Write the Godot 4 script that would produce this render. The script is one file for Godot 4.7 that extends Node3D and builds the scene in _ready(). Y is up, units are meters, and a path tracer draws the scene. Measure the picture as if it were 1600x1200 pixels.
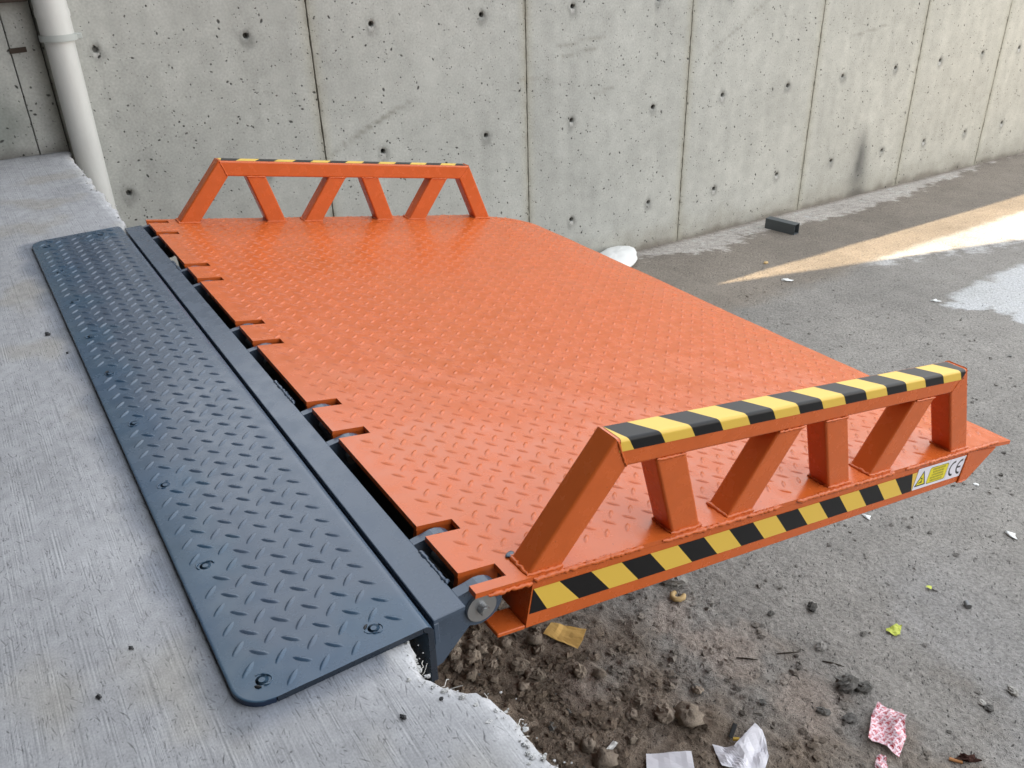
extends Node3D
# Yard with a hinged dock leveler hanging off a concrete loading platform, in front of a cast concrete wall.
# Plan coordinates: x out from the platform edge, y up, z away along the hinge; Godot's z is minus that, see P().

const SLOPE := 0.1813
const GY := -1.08          # level of the yard; the platform's steel plate is at 0
const LEN := 1.396
const WID := 2.0
const TUBE := 0.0473
const RAILH := 0.193
const CH := 0.0813
const LUGS := [0.0300, 0.160, 0.487, 0.614, 0.937, 1.062, 1.388, 1.516, 1.842, 1.970]

var rng := RandomNumberGenerator.new()
var n1 := FastNoiseLite.new()
var n2 := FastNoiseLite.new()
var n3 := FastNoiseLite.new()
var M := {}
var tdeck := Transform3D(Basis(Vector3(0, 0, 1), -SLOPE), Vector3.ZERO)
var taken := {}

func P(x: float, y: float, z: float) -> Vector3:
	return Vector3(x, y, -z)

func wall_z(x: float) -> float:
	return 3.2 - 0.03 * x

func lin(r: float, g: float, b: float) -> Color:
	return Color(r, g, b).linear_to_srgb()

func sstep(a: float, b: float, x: float) -> float:
	var t := clampf((x - a) / (b - a), 0.0, 1.0)
	return t * t * (3.0 - 2.0 * t)

# ---------------------------------------------------------------- mesh builder
class Mb:
	var v := PackedVector3Array()
	var n := PackedVector3Array()
	var uv := PackedVector2Array()
	var c := PackedColorArray()
	var ix := PackedInt32Array()
	var col := Color.WHITE

	func vert(p: Vector3, nn: Vector3, t := Vector2.ZERO) -> int:
		v.append(p); n.append(nn); uv.append(t); c.append(col)
		return v.size() - 1

	# corners run counter-clockwise seen from outside
	func tri(a: Vector3, b: Vector3, d: Vector3) -> void:
		var nn := (b - a).cross(d - a)
		if nn.length_squared() < 1e-20:
			return
		nn = nn.normalized()
		var i := vert(a, nn); vert(b, nn); vert(d, nn)
		ix.append_array([i, i + 2, i + 1])

	func quad(a: Vector3, b: Vector3, d: Vector3, e: Vector3) -> void:
		tri(a, b, d)
		tri(a, d, e)

	# a triangle turned so that it faces away from a point inside
	func tri_out(a: Vector3, b: Vector3, d: Vector3, inside: Vector3) -> void:
		if (b - a).cross(d - a).dot((a + b + d) / 3.0 - inside) < 0.0:
			tri(a, d, b)
		else:
			tri(a, b, d)

	func quad_out(a: Vector3, b: Vector3, d: Vector3, e: Vector3, inside: Vector3) -> void:
		tri_out(a, b, d, inside)
		tri_out(a, d, e, inside)

	# box given by centre, half sizes along three axes, and a chamfer
	func box(o: Vector3, ax: Vector3, ay: Vector3, az: Vector3, ch := 0.001) -> void:
		var s := [ax, ay, az]
		var l := [ax.length(), ay.length(), az.length()]
		var u := [ax.normalized(), ay.normalized(), az.normalized()]
		for k in 3:
			var a: int = (k + 1) % 3
			var b: int = (k + 2) % 3
			for sg in [-1.0, 1.0]:
				var f: Vector3 = o + s[k] * sg
				var pa: Vector3 = u[a] * (l[a] - ch)
				var pb: Vector3 = u[b] * (l[b] - ch)
				quad_out(f + pa + pb, f - pa + pb, f - pa - pb, f + pa - pb, o)
			# chamfers along axis k
			var pk: Vector3 = u[k] * (l[k] - ch)
			for sa in [-1.0, 1.0]:
				for sb in [-1.0, 1.0]:
					var e1: Vector3 = o + s[a] * sa + u[b] * (sb * (l[b] - ch))
					var e2: Vector3 = o + s[b] * sb + u[a] * (sa * (l[a] - ch))
					quad_out(e1 + pk, e1 - pk, e2 - pk, e2 + pk, o)
		for sx in [-1.0, 1.0]:
			for sy in [-1.0, 1.0]:
				for sz in [-1.0, 1.0]:
					var q: Vector3 = o + s[0] * sx + s[1] * sy + s[2] * sz
					tri_out(q - u[1] * (sy * ch) - u[2] * (sz * ch), q - u[0] * (sx * ch) - u[2] * (sz * ch), q - u[0] * (sx * ch) - u[1] * (sy * ch), o)

	# polygon in the plane of ax, ay pushed along az from -1 to 1 (times az)
	func prism(poly: PackedVector2Array, o: Vector3, ax: Vector3, ay: Vector3, az: Vector3) -> void:
		var idx := Geometry2D.triangulate_polygon(poly)
		var up := ax.cross(ay)
		var same := up.dot(az) > 0.0
		for k in range(0, idx.size(), 3):
			var p := [poly[idx[k]], poly[idx[k + 1]], poly[idx[k + 2]]]
			if ((p[1] - p[0]) as Vector2).cross(p[2] - p[0]) < 0.0:
				var t = p[1]; p[1] = p[2]; p[2] = t
			var q := []
			for e in p:
				q.append(o + ax * e.x + ay * e.y)
			if same:
				tri(q[0] + az, q[1] + az, q[2] + az)
				tri(q[0] - az, q[2] - az, q[1] - az)
			else:
				tri(q[0] - az, q[1] - az, q[2] - az)
				tri(q[0] + az, q[2] + az, q[1] + az)
		var area := 0.0
		for k in poly.size():
			area += poly[k].cross(poly[(k + 1) % poly.size()])
		for k in poly.size():
			var a: Vector3 = o + ax * poly[k].x + ay * poly[k].y
			var j := (k + 1) % poly.size()
			var b: Vector3 = o + ax * poly[j].x + ay * poly[j].y
			if (area > 0.0) == same:
				quad(a - az, b - az, b + az, a + az)
			else:
				quad(b - az, a - az, a + az, b + az)

	# rounded rectangular bar: section vectors su (half width) and sv (half depth), radius r, cut by two planes
	func bar(p0: Vector3, dir: Vector3, su: Vector3, sv: Vector3, r: float, a0: Vector3, an: Vector3, b0: Vector3, bn: Vector3) -> void:
		var lu := su.length(); var lv := sv.length()
		var u := su / lu; var w := sv / lv
		var pts := []
		for k in 4:
			var cu := (lu - r) * (1.0 if k == 0 or k == 3 else -1.0)
			var cv := (lv - r) * (1.0 if k < 2 else -1.0)
			for j in 4:
				var an2 := PI * 0.5 * (k + j / 3.0)
				var nn: Vector3 = u * cos(an2) + w * sin(an2)
				pts.append([u * cu + w * cv + nn * r, nn])
		var flip := u.cross(w).dot(dir) < 0.0
		var ia := []; var ib := []
		for e in pts:
			var q: Vector3 = p0 + e[0]
			ia.append(vert(q + dir * ((a0 - q).dot(an) / dir.dot(an)), e[1]))
			ib.append(vert(q + dir * ((b0 - q).dot(bn) / dir.dot(bn)), e[1]))
		for k in pts.size():
			var j := (k + 1) % pts.size()
			if flip:
				ix.append_array([ia[k], ia[j], ib[j], ia[k], ib[j], ib[k]])
			else:
				ix.append_array([ia[k], ib[j], ia[j], ia[k], ib[k], ib[j]])
		var mid := (v[ia[0]] + v[ib[0]] + v[ia[8]] + v[ib[8]]) * 0.25
		for ring in [ia, ib]:
			for k in range(1, pts.size() - 1):
				tri_out(v[ring[0]], v[ring[k]], v[ring[k + 1]], mid)

	# round tube along points with a radius at each point
	func tube(pts: Array, rad: Array, seg := 8, caps := true) -> void:
		var rows := []
		var right := Vector3.ZERO
		for k in pts.size():
			var d: Vector3 = (pts[mini(k + 1, pts.size() - 1)] - pts[maxi(k - 1, 0)]).normalized()
			if right == Vector3.ZERO:
				right = d.cross(Vector3.UP if absf(d.y) < 0.9 else Vector3.RIGHT).normalized()
			right = (right - d * right.dot(d)).normalized()
			var up := right.cross(d)
			var row := []
			for s in seg:
				var a := TAU * s / seg
				var nn := right * cos(a) + up * sin(a)
				row.append(vert(pts[k] + nn * rad[k], nn, Vector2(float(s) / seg, k)))
			rows.append(row)
		for k in rows.size() - 1:
			for s in seg:
				var t := (s + 1) % seg
				ix.append_array([rows[k][s], rows[k][t], rows[k + 1][t], rows[k][s], rows[k + 1][t], rows[k + 1][s]])
		if caps:
			for e in [0, rows.size() - 1]:
				var mid: Vector3 = pts[1] if e == 0 else pts[e - 1]
				for s in range(1, seg - 1):
					tri_out(v[rows[e][0]], v[rows[e][s]], v[rows[e][s + 1]], mid)

	# surface over a grid of points, with smooth normals; g[i][j], rows times columns
	func sheet(pos: PackedVector3Array, rows: int, cols: int, uvs: PackedVector2Array, cols_c: PackedColorArray, facing: Vector3) -> void:
		var base := v.size()
		var nn := PackedVector3Array()
		nn.resize(rows * cols)
		var sgn := 0.0
		var ids := PackedInt32Array()
		ids.resize((rows - 1) * (cols - 1) * 6)
		var w := 0
		for i in rows - 1:
			for j in cols - 1:
				var a := i * cols + j
				var m := (pos[a + 1] - pos[a]).cross(pos[a + cols] - pos[a]) + (pos[a + cols] - pos[a + cols + 1]).cross(pos[a + 1] - pos[a + cols + 1])
				if sgn == 0.0 and m.length_squared() > 1e-14:
					sgn = 1.0 if m.dot(facing) > 0.0 else -1.0
				nn[a] += m; nn[a + 1] += m; nn[a + cols] += m; nn[a + cols + 1] += m
				if sgn > 0.0:
					ids[w] = base + a; ids[w + 1] = base + a + cols; ids[w + 2] = base + a + 1
					ids[w + 3] = base + a + 1; ids[w + 4] = base + a + cols; ids[w + 5] = base + a + cols + 1
				else:
					ids[w] = base + a; ids[w + 1] = base + a + 1; ids[w + 2] = base + a + cols
					ids[w + 3] = base + a + 1; ids[w + 4] = base + a + cols + 1; ids[w + 5] = base + a + cols
				w += 6
		for k in nn.size():
			nn[k] = (nn[k] * sgn).normalized() if nn[k].length_squared() > 0.0 else facing
		v.append_array(pos); n.append_array(nn); uv.append_array(uvs); c.append_array(cols_c); ix.append_array(ids)

	func mesh() -> ArrayMesh:
		var a := []
		a.resize(Mesh.ARRAY_MAX)
		a[Mesh.ARRAY_VERTEX] = v; a[Mesh.ARRAY_NORMAL] = n; a[Mesh.ARRAY_TEX_UV] = uv; a[Mesh.ARRAY_COLOR] = c; a[Mesh.ARRAY_INDEX] = ix
		var m := ArrayMesh.new()
		m.add_surface_from_arrays(Mesh.PRIMITIVE_TRIANGLES, a)
		return m

func numbered(called: String) -> String:
	var k: int = taken.get(called, 0)
	taken[called] = k + 1
	return called if k == 0 else "%s_%03d" % [called, k]

func tag(o: Node, label := "", category := "", group := "", kind := "") -> Node:
	if label: o.set_meta("label", label)
	if category: o.set_meta("category", category)
	if group: o.set_meta("group", group)
	if kind: o.set_meta("kind", kind)
	return o

func obj(called: String, mb: Mb, mat: Material, parent: Node = self) -> MeshInstance3D:
	var o := MeshInstance3D.new()
	o.mesh = mb.mesh()
	o.mesh.surface_set_material(0, mat)
	add_named(o, called, parent)
	return o

func add_named(o: Node, called: String, parent: Node) -> void:
	if parent == self:
		o.name = numbered(called)
		add_child(o)
	else:
		var k := 0
		var nm := called
		while parent.has_node(nm):
			k += 1
			nm = "%s_%03d" % [called, k]
		o.name = nm
		parent.add_child(o)

func thing(called: String, label: String, category: String, at := Vector3.ZERO, group := "") -> Node3D:
	var o := Node3D.new()
	o.name = numbered(called)
	o.position = at
	add_child(o)
	tag(o, label, category, group)
	return o

# ---------------------------------------------------------------- textures
func bytes_of(size: int, freq: float, sd: int, oct := 4, type := FastNoiseLite.TYPE_SIMPLEX_SMOOTH) -> PackedByteArray:
	var f := FastNoiseLite.new()
	f.seed = sd; f.frequency = freq; f.noise_type = type; f.fractal_octaves = oct
	if type == FastNoiseLite.TYPE_CELLULAR:
		f.fractal_type = FastNoiseLite.FRACTAL_NONE
	var im := f.get_seamless_image(size, size)
	im.convert(Image.FORMAT_L8)
	return im.get_data()

func tex(b: PackedByteArray, size: int) -> ImageTexture:
	return ImageTexture.create_from_image(Image.create_from_data(size, size, false, Image.FORMAT_L8, b))

func spots(a: PackedByteArray, h: PackedByteArray, size: int, count: int, rmin: float, rmax: float, dark: float, deep: int, stretch: float, clump: float, lean := 0.0) -> void:
	for k in count:
		var x := rng.randf() * size
		var y := rng.randf() * size
		if n2.get_noise_2d(x * 0.35, y * 0.35) * 1.6 + 0.5 < rng.randf() * clump:
			continue
		var t := rng.randf()
		var r := lerpf(rmin, rmax, t * t * t)
		var st := 1.0 + rng.randf() * stretch
		var an := rng.randf() * PI if lean == 0.0 else lean + rng.randfn() * 0.35
		var ca := cos(an); var sa := sin(an)
		var dk := dark * (0.55 + 0.45 * rng.randf())
		var rr := int(ceil(r * st)) + 1
		for j in range(-rr, rr + 1):
			for i in range(-rr, rr + 1):
				var p := (i * ca + j * sa) / st
				var q := -i * sa + j * ca
				var d := sqrt(p * p + q * q) - r * (0.85 + 0.3 * sin(i * 1.7 + k) * sin(j * 1.3))
				if d < 1.0:
					var s := clampf(0.5 - d * 0.5, 0.0, 1.0)
					var at := posmod(int(y) + j, size) * size + posmod(int(x) + i, size)
					a[at] = int(a[at] * (1.0 - dk * s))
					h[at] = int(maxf(0.0, h[at] - deep * s))

func mat(c: Color, rough: float, spec := 0.5) -> StandardMaterial3D:
	var m := StandardMaterial3D.new()
	m.albedo_color = c
	m.roughness = rough
	m.metallic_specular = spec
	return m

func make_materials() -> void:
	# cast concrete: fine mottle and bug holes
	var S := 1024
	var a := bytes_of(S, 0.012, 3, 5)
	var b := bytes_of(S, 0.09, 4, 3)
	var al := PackedByteArray(); al.resize(S * S)
	var he := PackedByteArray(); he.resize(S * S)
	for k in S * S:
		al[k] = clampi(186 + ((a[k] - 128) * 8 + (b[k] - 128) * 12) / 128, 0, 255)
		he[k] = clampi(205 + (b[k] - 128) * 5 / 128, 0, 255)
	spots(al, he, S, 800, 1.2, 3.4, 0.62, 150, 0.9, 0.9)
	spots(al, he, S, 1500, 0.7, 1.5, 0.6, 70, 0.6, 0.9)
	spots(al, he, S, 34, 3.5, 6.0, 0.6, 170, 1.0, 0.6)
	var m := mat(Color.WHITE, 0.86, 0.35)
	m.vertex_color_use_as_albedo = true
	m.albedo_texture = tex(al, S)
	m.heightmap_enabled = true
	m.heightmap_texture = tex(he, S)
	m.heightmap_scale = 0.5
	M.wall = m
	# broom finished platform concrete
	a = bytes_of(S, 0.02, 8, 4)
	b = bytes_of(S, 0.16, 9, 3)
	var str1 := PackedByteArray(); str1.resize(S)
	var al2 := PackedByteArray(); al2.resize(S * S)
	var he2 := PackedByteArray(); he2.resize(S * S)
	var col1 := []; var col2 := []
	for x in S:
		col1.append(rng.randf_range(-1, 1))
		col2.append(rng.randf() * 1024.0)
	for x in S:
		str1[x] = clampi(int(128 + 38 * (col1[x] + 0.9 * col1[(x + 1) % S] + 0.8 * col1[(x + 2) % S] + 0.4 * col1[(x + 3) % S])), 0, 255)
	for y in S:
		for x in S:
			var k := y * S + x
			var st := (str1[x] - 128) * clampf((a[((y / 3) % S) * S + x] - 70) / 110.0, 0.0, 1.3)
			al2[k] = clampi(int(190 + minf(st, 12.0) * 0.15 + (b[k] - 128) * 0.10 + (a[k] - 128) * 0.08), 0, 255)
			he2[k] = clampi(int(150 + st * 0.75 + (b[k] - 128) * 0.10), 0, 255)
	spots(al2, he2, S, 5200, 0.5, 1.1, 0.34, 70, 9.0, 1.2, PI * 0.5)
	spots(al2, he2, S, 3600, 0.5, 1.3, 0.38, 60, 2.5, 1.2)
	m = mat(Color.WHITE, 0.9, 0.3)
	m.vertex_color_use_as_albedo = true
	m.albedo_texture = tex(al2, S)
	m.heightmap_enabled = true
	m.heightmap_texture = tex(he2, S)
	m.heightmap_scale = 0.12
	M.slab = m
	# yard: muddy grit
	a = bytes_of(S, 0.03, 15, 5)
	b = bytes_of(S, 0.12, 16, 2, FastNoiseLite.TYPE_CELLULAR)
	var c := bytes_of(S, 0.2, 17, 3)
	var al3 := PackedByteArray(); al3.resize(S * S)
	var he3 := PackedByteArray(); he3.resize(S * S)
	for k in S * S:
		al3[k] = clampi(190 + ((a[k] - 128) * 24 + (c[k] - 128) * 36 + (b[k] - 128) * 12) / 128, 0, 255)
		he3[k] = clampi(150 + ((a[k] - 128) * 60 + (b[k] - 128) * 26 + (c[k] - 128) * 46) / 128, 0, 255)
	spots(al3, he3, S, 700, 1.2, 4.0, 0.6, 110, 3.0, 0.9, 0.75)
	spots(al3, he3, S, 3000, 0.8, 2.6, 0.6, 90, 0.9, 1.0)
	m = mat(Color.WHITE, 0.82, 0.4)
	m.vertex_color_use_as_albedo = true
	m.albedo_texture = tex(al3, S)
	m.heightmap_enabled = true
	m.heightmap_texture = tex(he3, S)
	m.heightmap_scale = 0.75
	M.yard = m
	# paint: dirt and gloss variation shared by both colours
	a = bytes_of(512, 0.012, 21, 5)
	b = bytes_of(512, 0.1, 22, 3)
	var pa := PackedByteArray(); pa.resize(512 * 512)
	var pr := PackedByteArray(); pr.resize(512 * 512)
	var ph := PackedByteArray(); ph.resize(512 * 512)
	for k in 512 * 512:
		pa[k] = clampi(238 + ((a[k] - 128) * 7 + (b[k] - 128) * 3) / 128, 0, 255)
		pr[k] = clampi(160 + ((a[k] - 128) * 62 + (b[k] - 128) * 14) / 128, 0, 255)
		ph[k] = clampi(128 + ((a[k] - 128) * 40 + (b[k] - 128) * 20) / 128, 0, 255)
	spots(pa, ph, 512, 14, 0.7, 1.4, 0.4, 0, 1.5, 1.0)
	var ta := tex(pa, 512); var tr := tex(pr, 512); var th := tex(ph, 512)
	for e in [["orange", lin(0.63, 0.128, 0.026), 0.40, 3.0, 0.44], ["grey", lin(0.070, 0.098, 0.142), 0.44, 3.0, 0.5]]:
		m = mat(e[1], e[2], e[4])
		m.albedo_texture = ta
		m.roughness_texture = tr
		m.roughness_texture_channel = BaseMaterial3D.TEXTURE_CHANNEL_RED
		m.heightmap_enabled = true
		m.heightmap_texture = th
		m.heightmap_scale = 0.012
		m.uv1_triplanar = true
		m.uv1_scale = Vector3.ONE * e[3]
		m.vertex_color_use_as_albedo = true
		M[e[0]] = m
	M.tape_y = mat(lin(0.70, 0.46, 0.065), 0.42)
	M.tape_k = mat(lin(0.009, 0.009, 0.010), 0.38, 0.35)
	M.gap_black = mat(lin(0.022, 0.020, 0.019), 0.75)  # near black for the pieces added to darken the hinge gap
	M.zinc = mat(lin(0.42, 0.43, 0.44), 0.38)
	M.zinc.metallic = 0.85
	M.cap = mat(lin(0.16, 0.16, 0.16), 0.35)
	M.cap.metallic = 0.7
	M.pin = mat(lin(0.12, 0.13, 0.14), 0.5)
	M.pvc = mat(lin(0.66, 0.66, 0.63), 0.34)
	M.pvc.albedo_texture = ta
	M.pvc.uv1_triplanar = true
	M.pvc.uv1_scale = Vector3(4, 0.9, 4)
	M.clamp = mat(lin(0.40, 0.42, 0.40), 0.5)
	M.rust = mat(lin(0.05, 0.038, 0.03), 0.9, 0.3)
	M.soil = mat(Color.WHITE, 0.95, 0.2)
	M.soil.vertex_color_use_as_albedo = true
	M.soil.albedo_texture = tex(al3, S)
	M.soil.uv1_triplanar = true
	M.soil.uv1_scale = Vector3.ONE * 4.0
	M.soil.heightmap_enabled = true
	M.soil.heightmap_texture = tex(he3, S)
	M.soil.heightmap_scale = 0.4
	M.paper = mat(lin(0.74, 0.73, 0.78), 0.75, 0.3)
	M.paper.backlight_enabled = true
	M.paper.backlight = Color(0.3, 0.3, 0.3)
	M.kraft = mat(lin(0.80, 0.50, 0.16), 0.7, 0.3)
	M.kraft.albedo_texture = ta
	M.kraft.uv1_triplanar = true
	M.kraft.uv1_scale = Vector3.ONE * 6.0
	M.leaf = mat(lin(0.42, 0.46, 0.06), 0.6)
	M.cork = mat(lin(0.42, 0.19, 0.07), 0.8)
	M.white = mat(lin(0.72, 0.72, 0.70), 0.55)
	M.shell = mat(lin(0.52, 0.36, 0.16), 0.7)
	M.steel = mat(lin(0.075, 0.085, 0.09), 0.5)
	M.fibre = mat(lin(0.6, 0.58, 0.54), 0.8)
	M.black = mat(lin(0.012, 0.012, 0.014), 0.7)
	M.building = mat(lin(0.36, 0.36, 0.35), 0.9)

# ---------------------------------------------------------------- the setting
func lines_of(a: float, b: float, step: float) -> Array:
	var n := maxi(1, int(ceil((b - a) / step)))
	var r := []
	for k in n + 1:
		r.append(lerpf(a, b, float(k) / n))
	return r

func merged(lists: Array) -> PackedFloat32Array:
	var r := []
	for l in lists:
		r.append_array(l)
	r.sort()
	var o := PackedFloat32Array()
	for e in r:
		if o.is_empty() or e - o[o.size() - 1] > 0.0008:
			o.append(e)
	return o

func yard_tint(x: float, z: float) -> Color:
	var big := n1.get_noise_2d(x * 0.9, z * 0.9)
	var mid := n1.get_noise_2d(x * 5.0 + 40.0, z * 5.0)
	var fine := n2.get_noise_2d(x * 24.0, z * 24.0)
	var c := Color(0.222, 0.207, 0.188)
	# brown soil by the dock
	var dock := 1.0 - sstep(0.55, 1.25, x + (z - 0.45) * 0.25 + mid * 0.35 + big * 0.2)
	c = c.lerp(Color(0.215, 0.170, 0.130), dock)
	# damp, darker film further down by the dock
	var damp := sstep(0.15, 0.5, n1.get_noise_2d(x * 2.1 + 9.0, z * 2.1 + 3.0)) * (1.0 - sstep(0.7, 1.0, x))
	c = c.lerp(Color(0.125, 0.095, 0.068), damp * 0.5)
	# pale clayey patches
	for s in [[1.02, 0.43, 0.16], [1.08, 0.17, 0.14], [0.62, 0.55, 0.10], [1.0, 0.62, 0.1]]:
		var d = Vector2(x - s[0], z - s[1]).length() / s[2] + mid * 0.5
		c = c.lerp(Color(0.33, 0.275, 0.235), 0.6 * (1.0 - sstep(0.3, 1.0, d)))
	# smooth grey film to the right
	var film := sstep(1.38, 1.6, x + mid * 0.12 - z * 0.35) * (1.0 - sstep(1.6, 2.2, x)) * (1.0 - sstep(0.25, 0.5, z))
	c = c.lerp(Color(0.235, 0.225, 0.215), film * 0.8)
	# brown mud over the strip nearest the wall
	var wm := sstep(2.05, 2.2, z + mid * 0.05)
	c = c.lerp(Color(0.195, 0.166, 0.136), wm * 0.85)
	# dry cement along the foot of the wall
	var lim := 2.87
	var xs := [2.0, 2.87, 3.2, 3.4, 3.76, 4.14, 4.74, 5.3, 5.7, 6.5, 9.0]
	var zs := [3.0, 2.99, 2.88, 2.79, 2.91, 2.84, 2.80, 2.83, 2.90, 2.98, 2.9]
	for k in xs.size() - 1:
		if x >= xs[k] and x < xs[k + 1]:
			lim = lerpf(zs[k], zs[k + 1], (x - xs[k]) / (xs[k + 1] - xs[k]))
	var cem := sstep(-0.012, 0.03, z - lim + mid * 0.08 + fine * 0.05)
	if x > 2.0:
		c = c.lerp(Color(0.44, 0.405, 0.37) * (0.9 + 0.25 * fine), cem * 0.9)
	# darker line right at the wall
	var foot := 1.0 - sstep(0.0, 0.05, wall_z(x) - z)
	c = c.lerp(Color(0.16, 0.13, 0.105), foot * 0.7)
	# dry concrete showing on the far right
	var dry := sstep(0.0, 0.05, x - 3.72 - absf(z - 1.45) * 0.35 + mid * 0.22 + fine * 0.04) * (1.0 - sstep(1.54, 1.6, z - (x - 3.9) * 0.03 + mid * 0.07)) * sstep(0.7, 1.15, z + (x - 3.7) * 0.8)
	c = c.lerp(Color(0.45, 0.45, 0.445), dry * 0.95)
	var dry2 := sstep(0.0, 0.3, x - 3.6 + mid * 0.2) * sstep(0.0, 0.07, z - 2.05 + 0.30 * (x - 4.0) + mid * 0.10 + fine * 0.05) * (1.0 - sstep(2.10, 2.18, z + mid * 0.03))  # pale concrete cut to the sun wedge, extra brightness put into the colour
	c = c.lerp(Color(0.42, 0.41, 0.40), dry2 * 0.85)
	return c * (1.0 + 0.20 * big + 0.12 * mid + 0.10 * fine)

func yard_y(x: float, z: float) -> float:
	if absf(x) > 8.5 or absf(z) > 5.0:
		return GY
	var near := 1.0 - sstep(0.8, 1.7, x + maxf(0.0, z - 0.9))
	var f := n2.get_noise_2d(x * 22.0, z * 22.0)
	var g := n3.get_noise_2d(x * 55.0, z * 55.0)
	var y := GY + 0.004 * n1.get_noise_2d(x * 1.3, z * 1.3) + 0.0022 * f + 0.0016 * g
	y += near * (0.006 * maxf(0.0, f) + 0.006 * maxf(0.0, g) + 0.008 * n1.get_noise_2d(x * 5.0, z * 5.0))
	# loose soil heaped against the dock
	y += 0.07 * (1.0 - sstep(0.1, 0.55, x)) * (1.0 - sstep(0.9, 1.6, absf(z - 0.7)))
	return y

func build_yard() -> void:
	var xs := merged([[-220.0, -90.0, -40.0, -18.0, -9.0, -4.0, -1.5], lines_of(-0.6, 0.3, 0.1), lines_of(0.3, 1.9, 0.0085), lines_of(1.9, 3.6, 0.016), lines_of(3.6, 7.6, 0.024), [8.0, 8.6, 10.0, 14.0, 22.0, 40.0, 90.0, 220.0]])
	var zs := merged([[-220.0, -90.0, -40.0, -20.0, -12.0, -8.0, -5.0, -3.0, -2.0, -1.4, -1.0, -0.75], lines_of(-0.5, 0.95, 0.0085), lines_of(0.95, 3.3, 0.016), [3.6, 4.2, 5.2, 8.0, 14.0, 30.0, 80.0, 220.0]])
	var pos := PackedVector3Array(); var uv := PackedVector2Array(); var cc := PackedColorArray()
	for z in zs:
		for x in xs:
			pos.append(P(x, yard_y(x, z), z))
			uv.append(Vector2(x, z) / 0.52)
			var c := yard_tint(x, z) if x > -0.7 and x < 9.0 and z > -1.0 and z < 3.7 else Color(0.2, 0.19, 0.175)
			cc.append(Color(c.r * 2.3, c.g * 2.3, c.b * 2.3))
	var mb := Mb.new()
	mb.sheet(pos, zs.size(), xs.size(), uv, cc, Vector3.UP)
	tag(obj("ground", mb, M.yard), "muddy grey yard floor with brown soil by the dock", "ground", "", "structure")

func slab_edge(z: float) -> float:
	var e := -0.06 + 0.012 * n2.get_noise_2d(z * 9.0, 4.0) + 0.007 * n3.get_noise_2d(z * 40.0, 8.0)
	if z > -0.35 and z < 2.15:
		var zs := [-0.35, -0.28, -0.23, -0.19, -0.156, -0.127, -0.106, -0.07, -0.045, -0.02, 0.02, 1.95, 2.0, 2.05, 2.15]
		var vs := [-0.056, -0.058, -0.064, -0.066, -0.070, -0.088, -0.110, -0.124, -0.118, -0.108, -0.115, -0.115, -0.07, -0.056, -0.06]
		for k in zs.size() - 1:
			if z >= zs[k] and z < zs[k + 1]:
				return lerpf(vs[k], vs[k + 1], (z - zs[k]) / (zs[k + 1] - zs[k])) + 0.004 * n3.get_noise_2d(z * 60.0, 8.0)
	return e

func slab_tint(x: float, z: float) -> Color:
	var big := n1.get_noise_2d(x * 1.7 + 5.0, z * 1.2)
	var mid := n1.get_noise_2d(x * 8.0, z * 6.0 + 20.0)
	var c := Color(0.40, 0.40, 0.405) * (1.0 + 0.16 * big + 0.10 * mid)
	# pale dusty broken rim
	var e := slab_edge(z) - x
	c = c.lerp(Color(0.56, 0.56, 0.56), 0.75 * (1.0 - sstep(0.0, 0.035, e + mid * 0.02)))
	# warm stain patches
	c = c.lerp(Color(0.36, 0.33, 0.27), 0.45 * sstep(0.1, 0.5, n1.get_noise_2d(x * 3.0 + 70.0, z * 2.5)))
	# overspray of blue grey paint round the steel plate
	var dx := maxf(-0.325 - x, 0.0)
	var dz := maxf(maxf(-0.018 - z, z - 1.985), 0.0)
	var d := sqrt(dx * dx + dz * dz)
	var spray := (1.0 - sstep(0.004, 0.045, d - 0.02 * n1.get_noise_2d(z * 7.0, 3.0) - 0.03 * maxf(0.0, n1.get_noise_2d(z * 3.0 + 2.0, 9.0)))) if x < -0.15 else 0.0
	c = c.lerp(Color(0.10, 0.13, 0.18), spray * 0.55)
	# darker where the platform meets the wall
	c = c.lerp(Color(0.1, 0.1, 0.09), 0.6 * (1.0 - sstep(0.0, 0.04, wall_z(x) - z + 0.02 * mid)))
	return c

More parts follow.
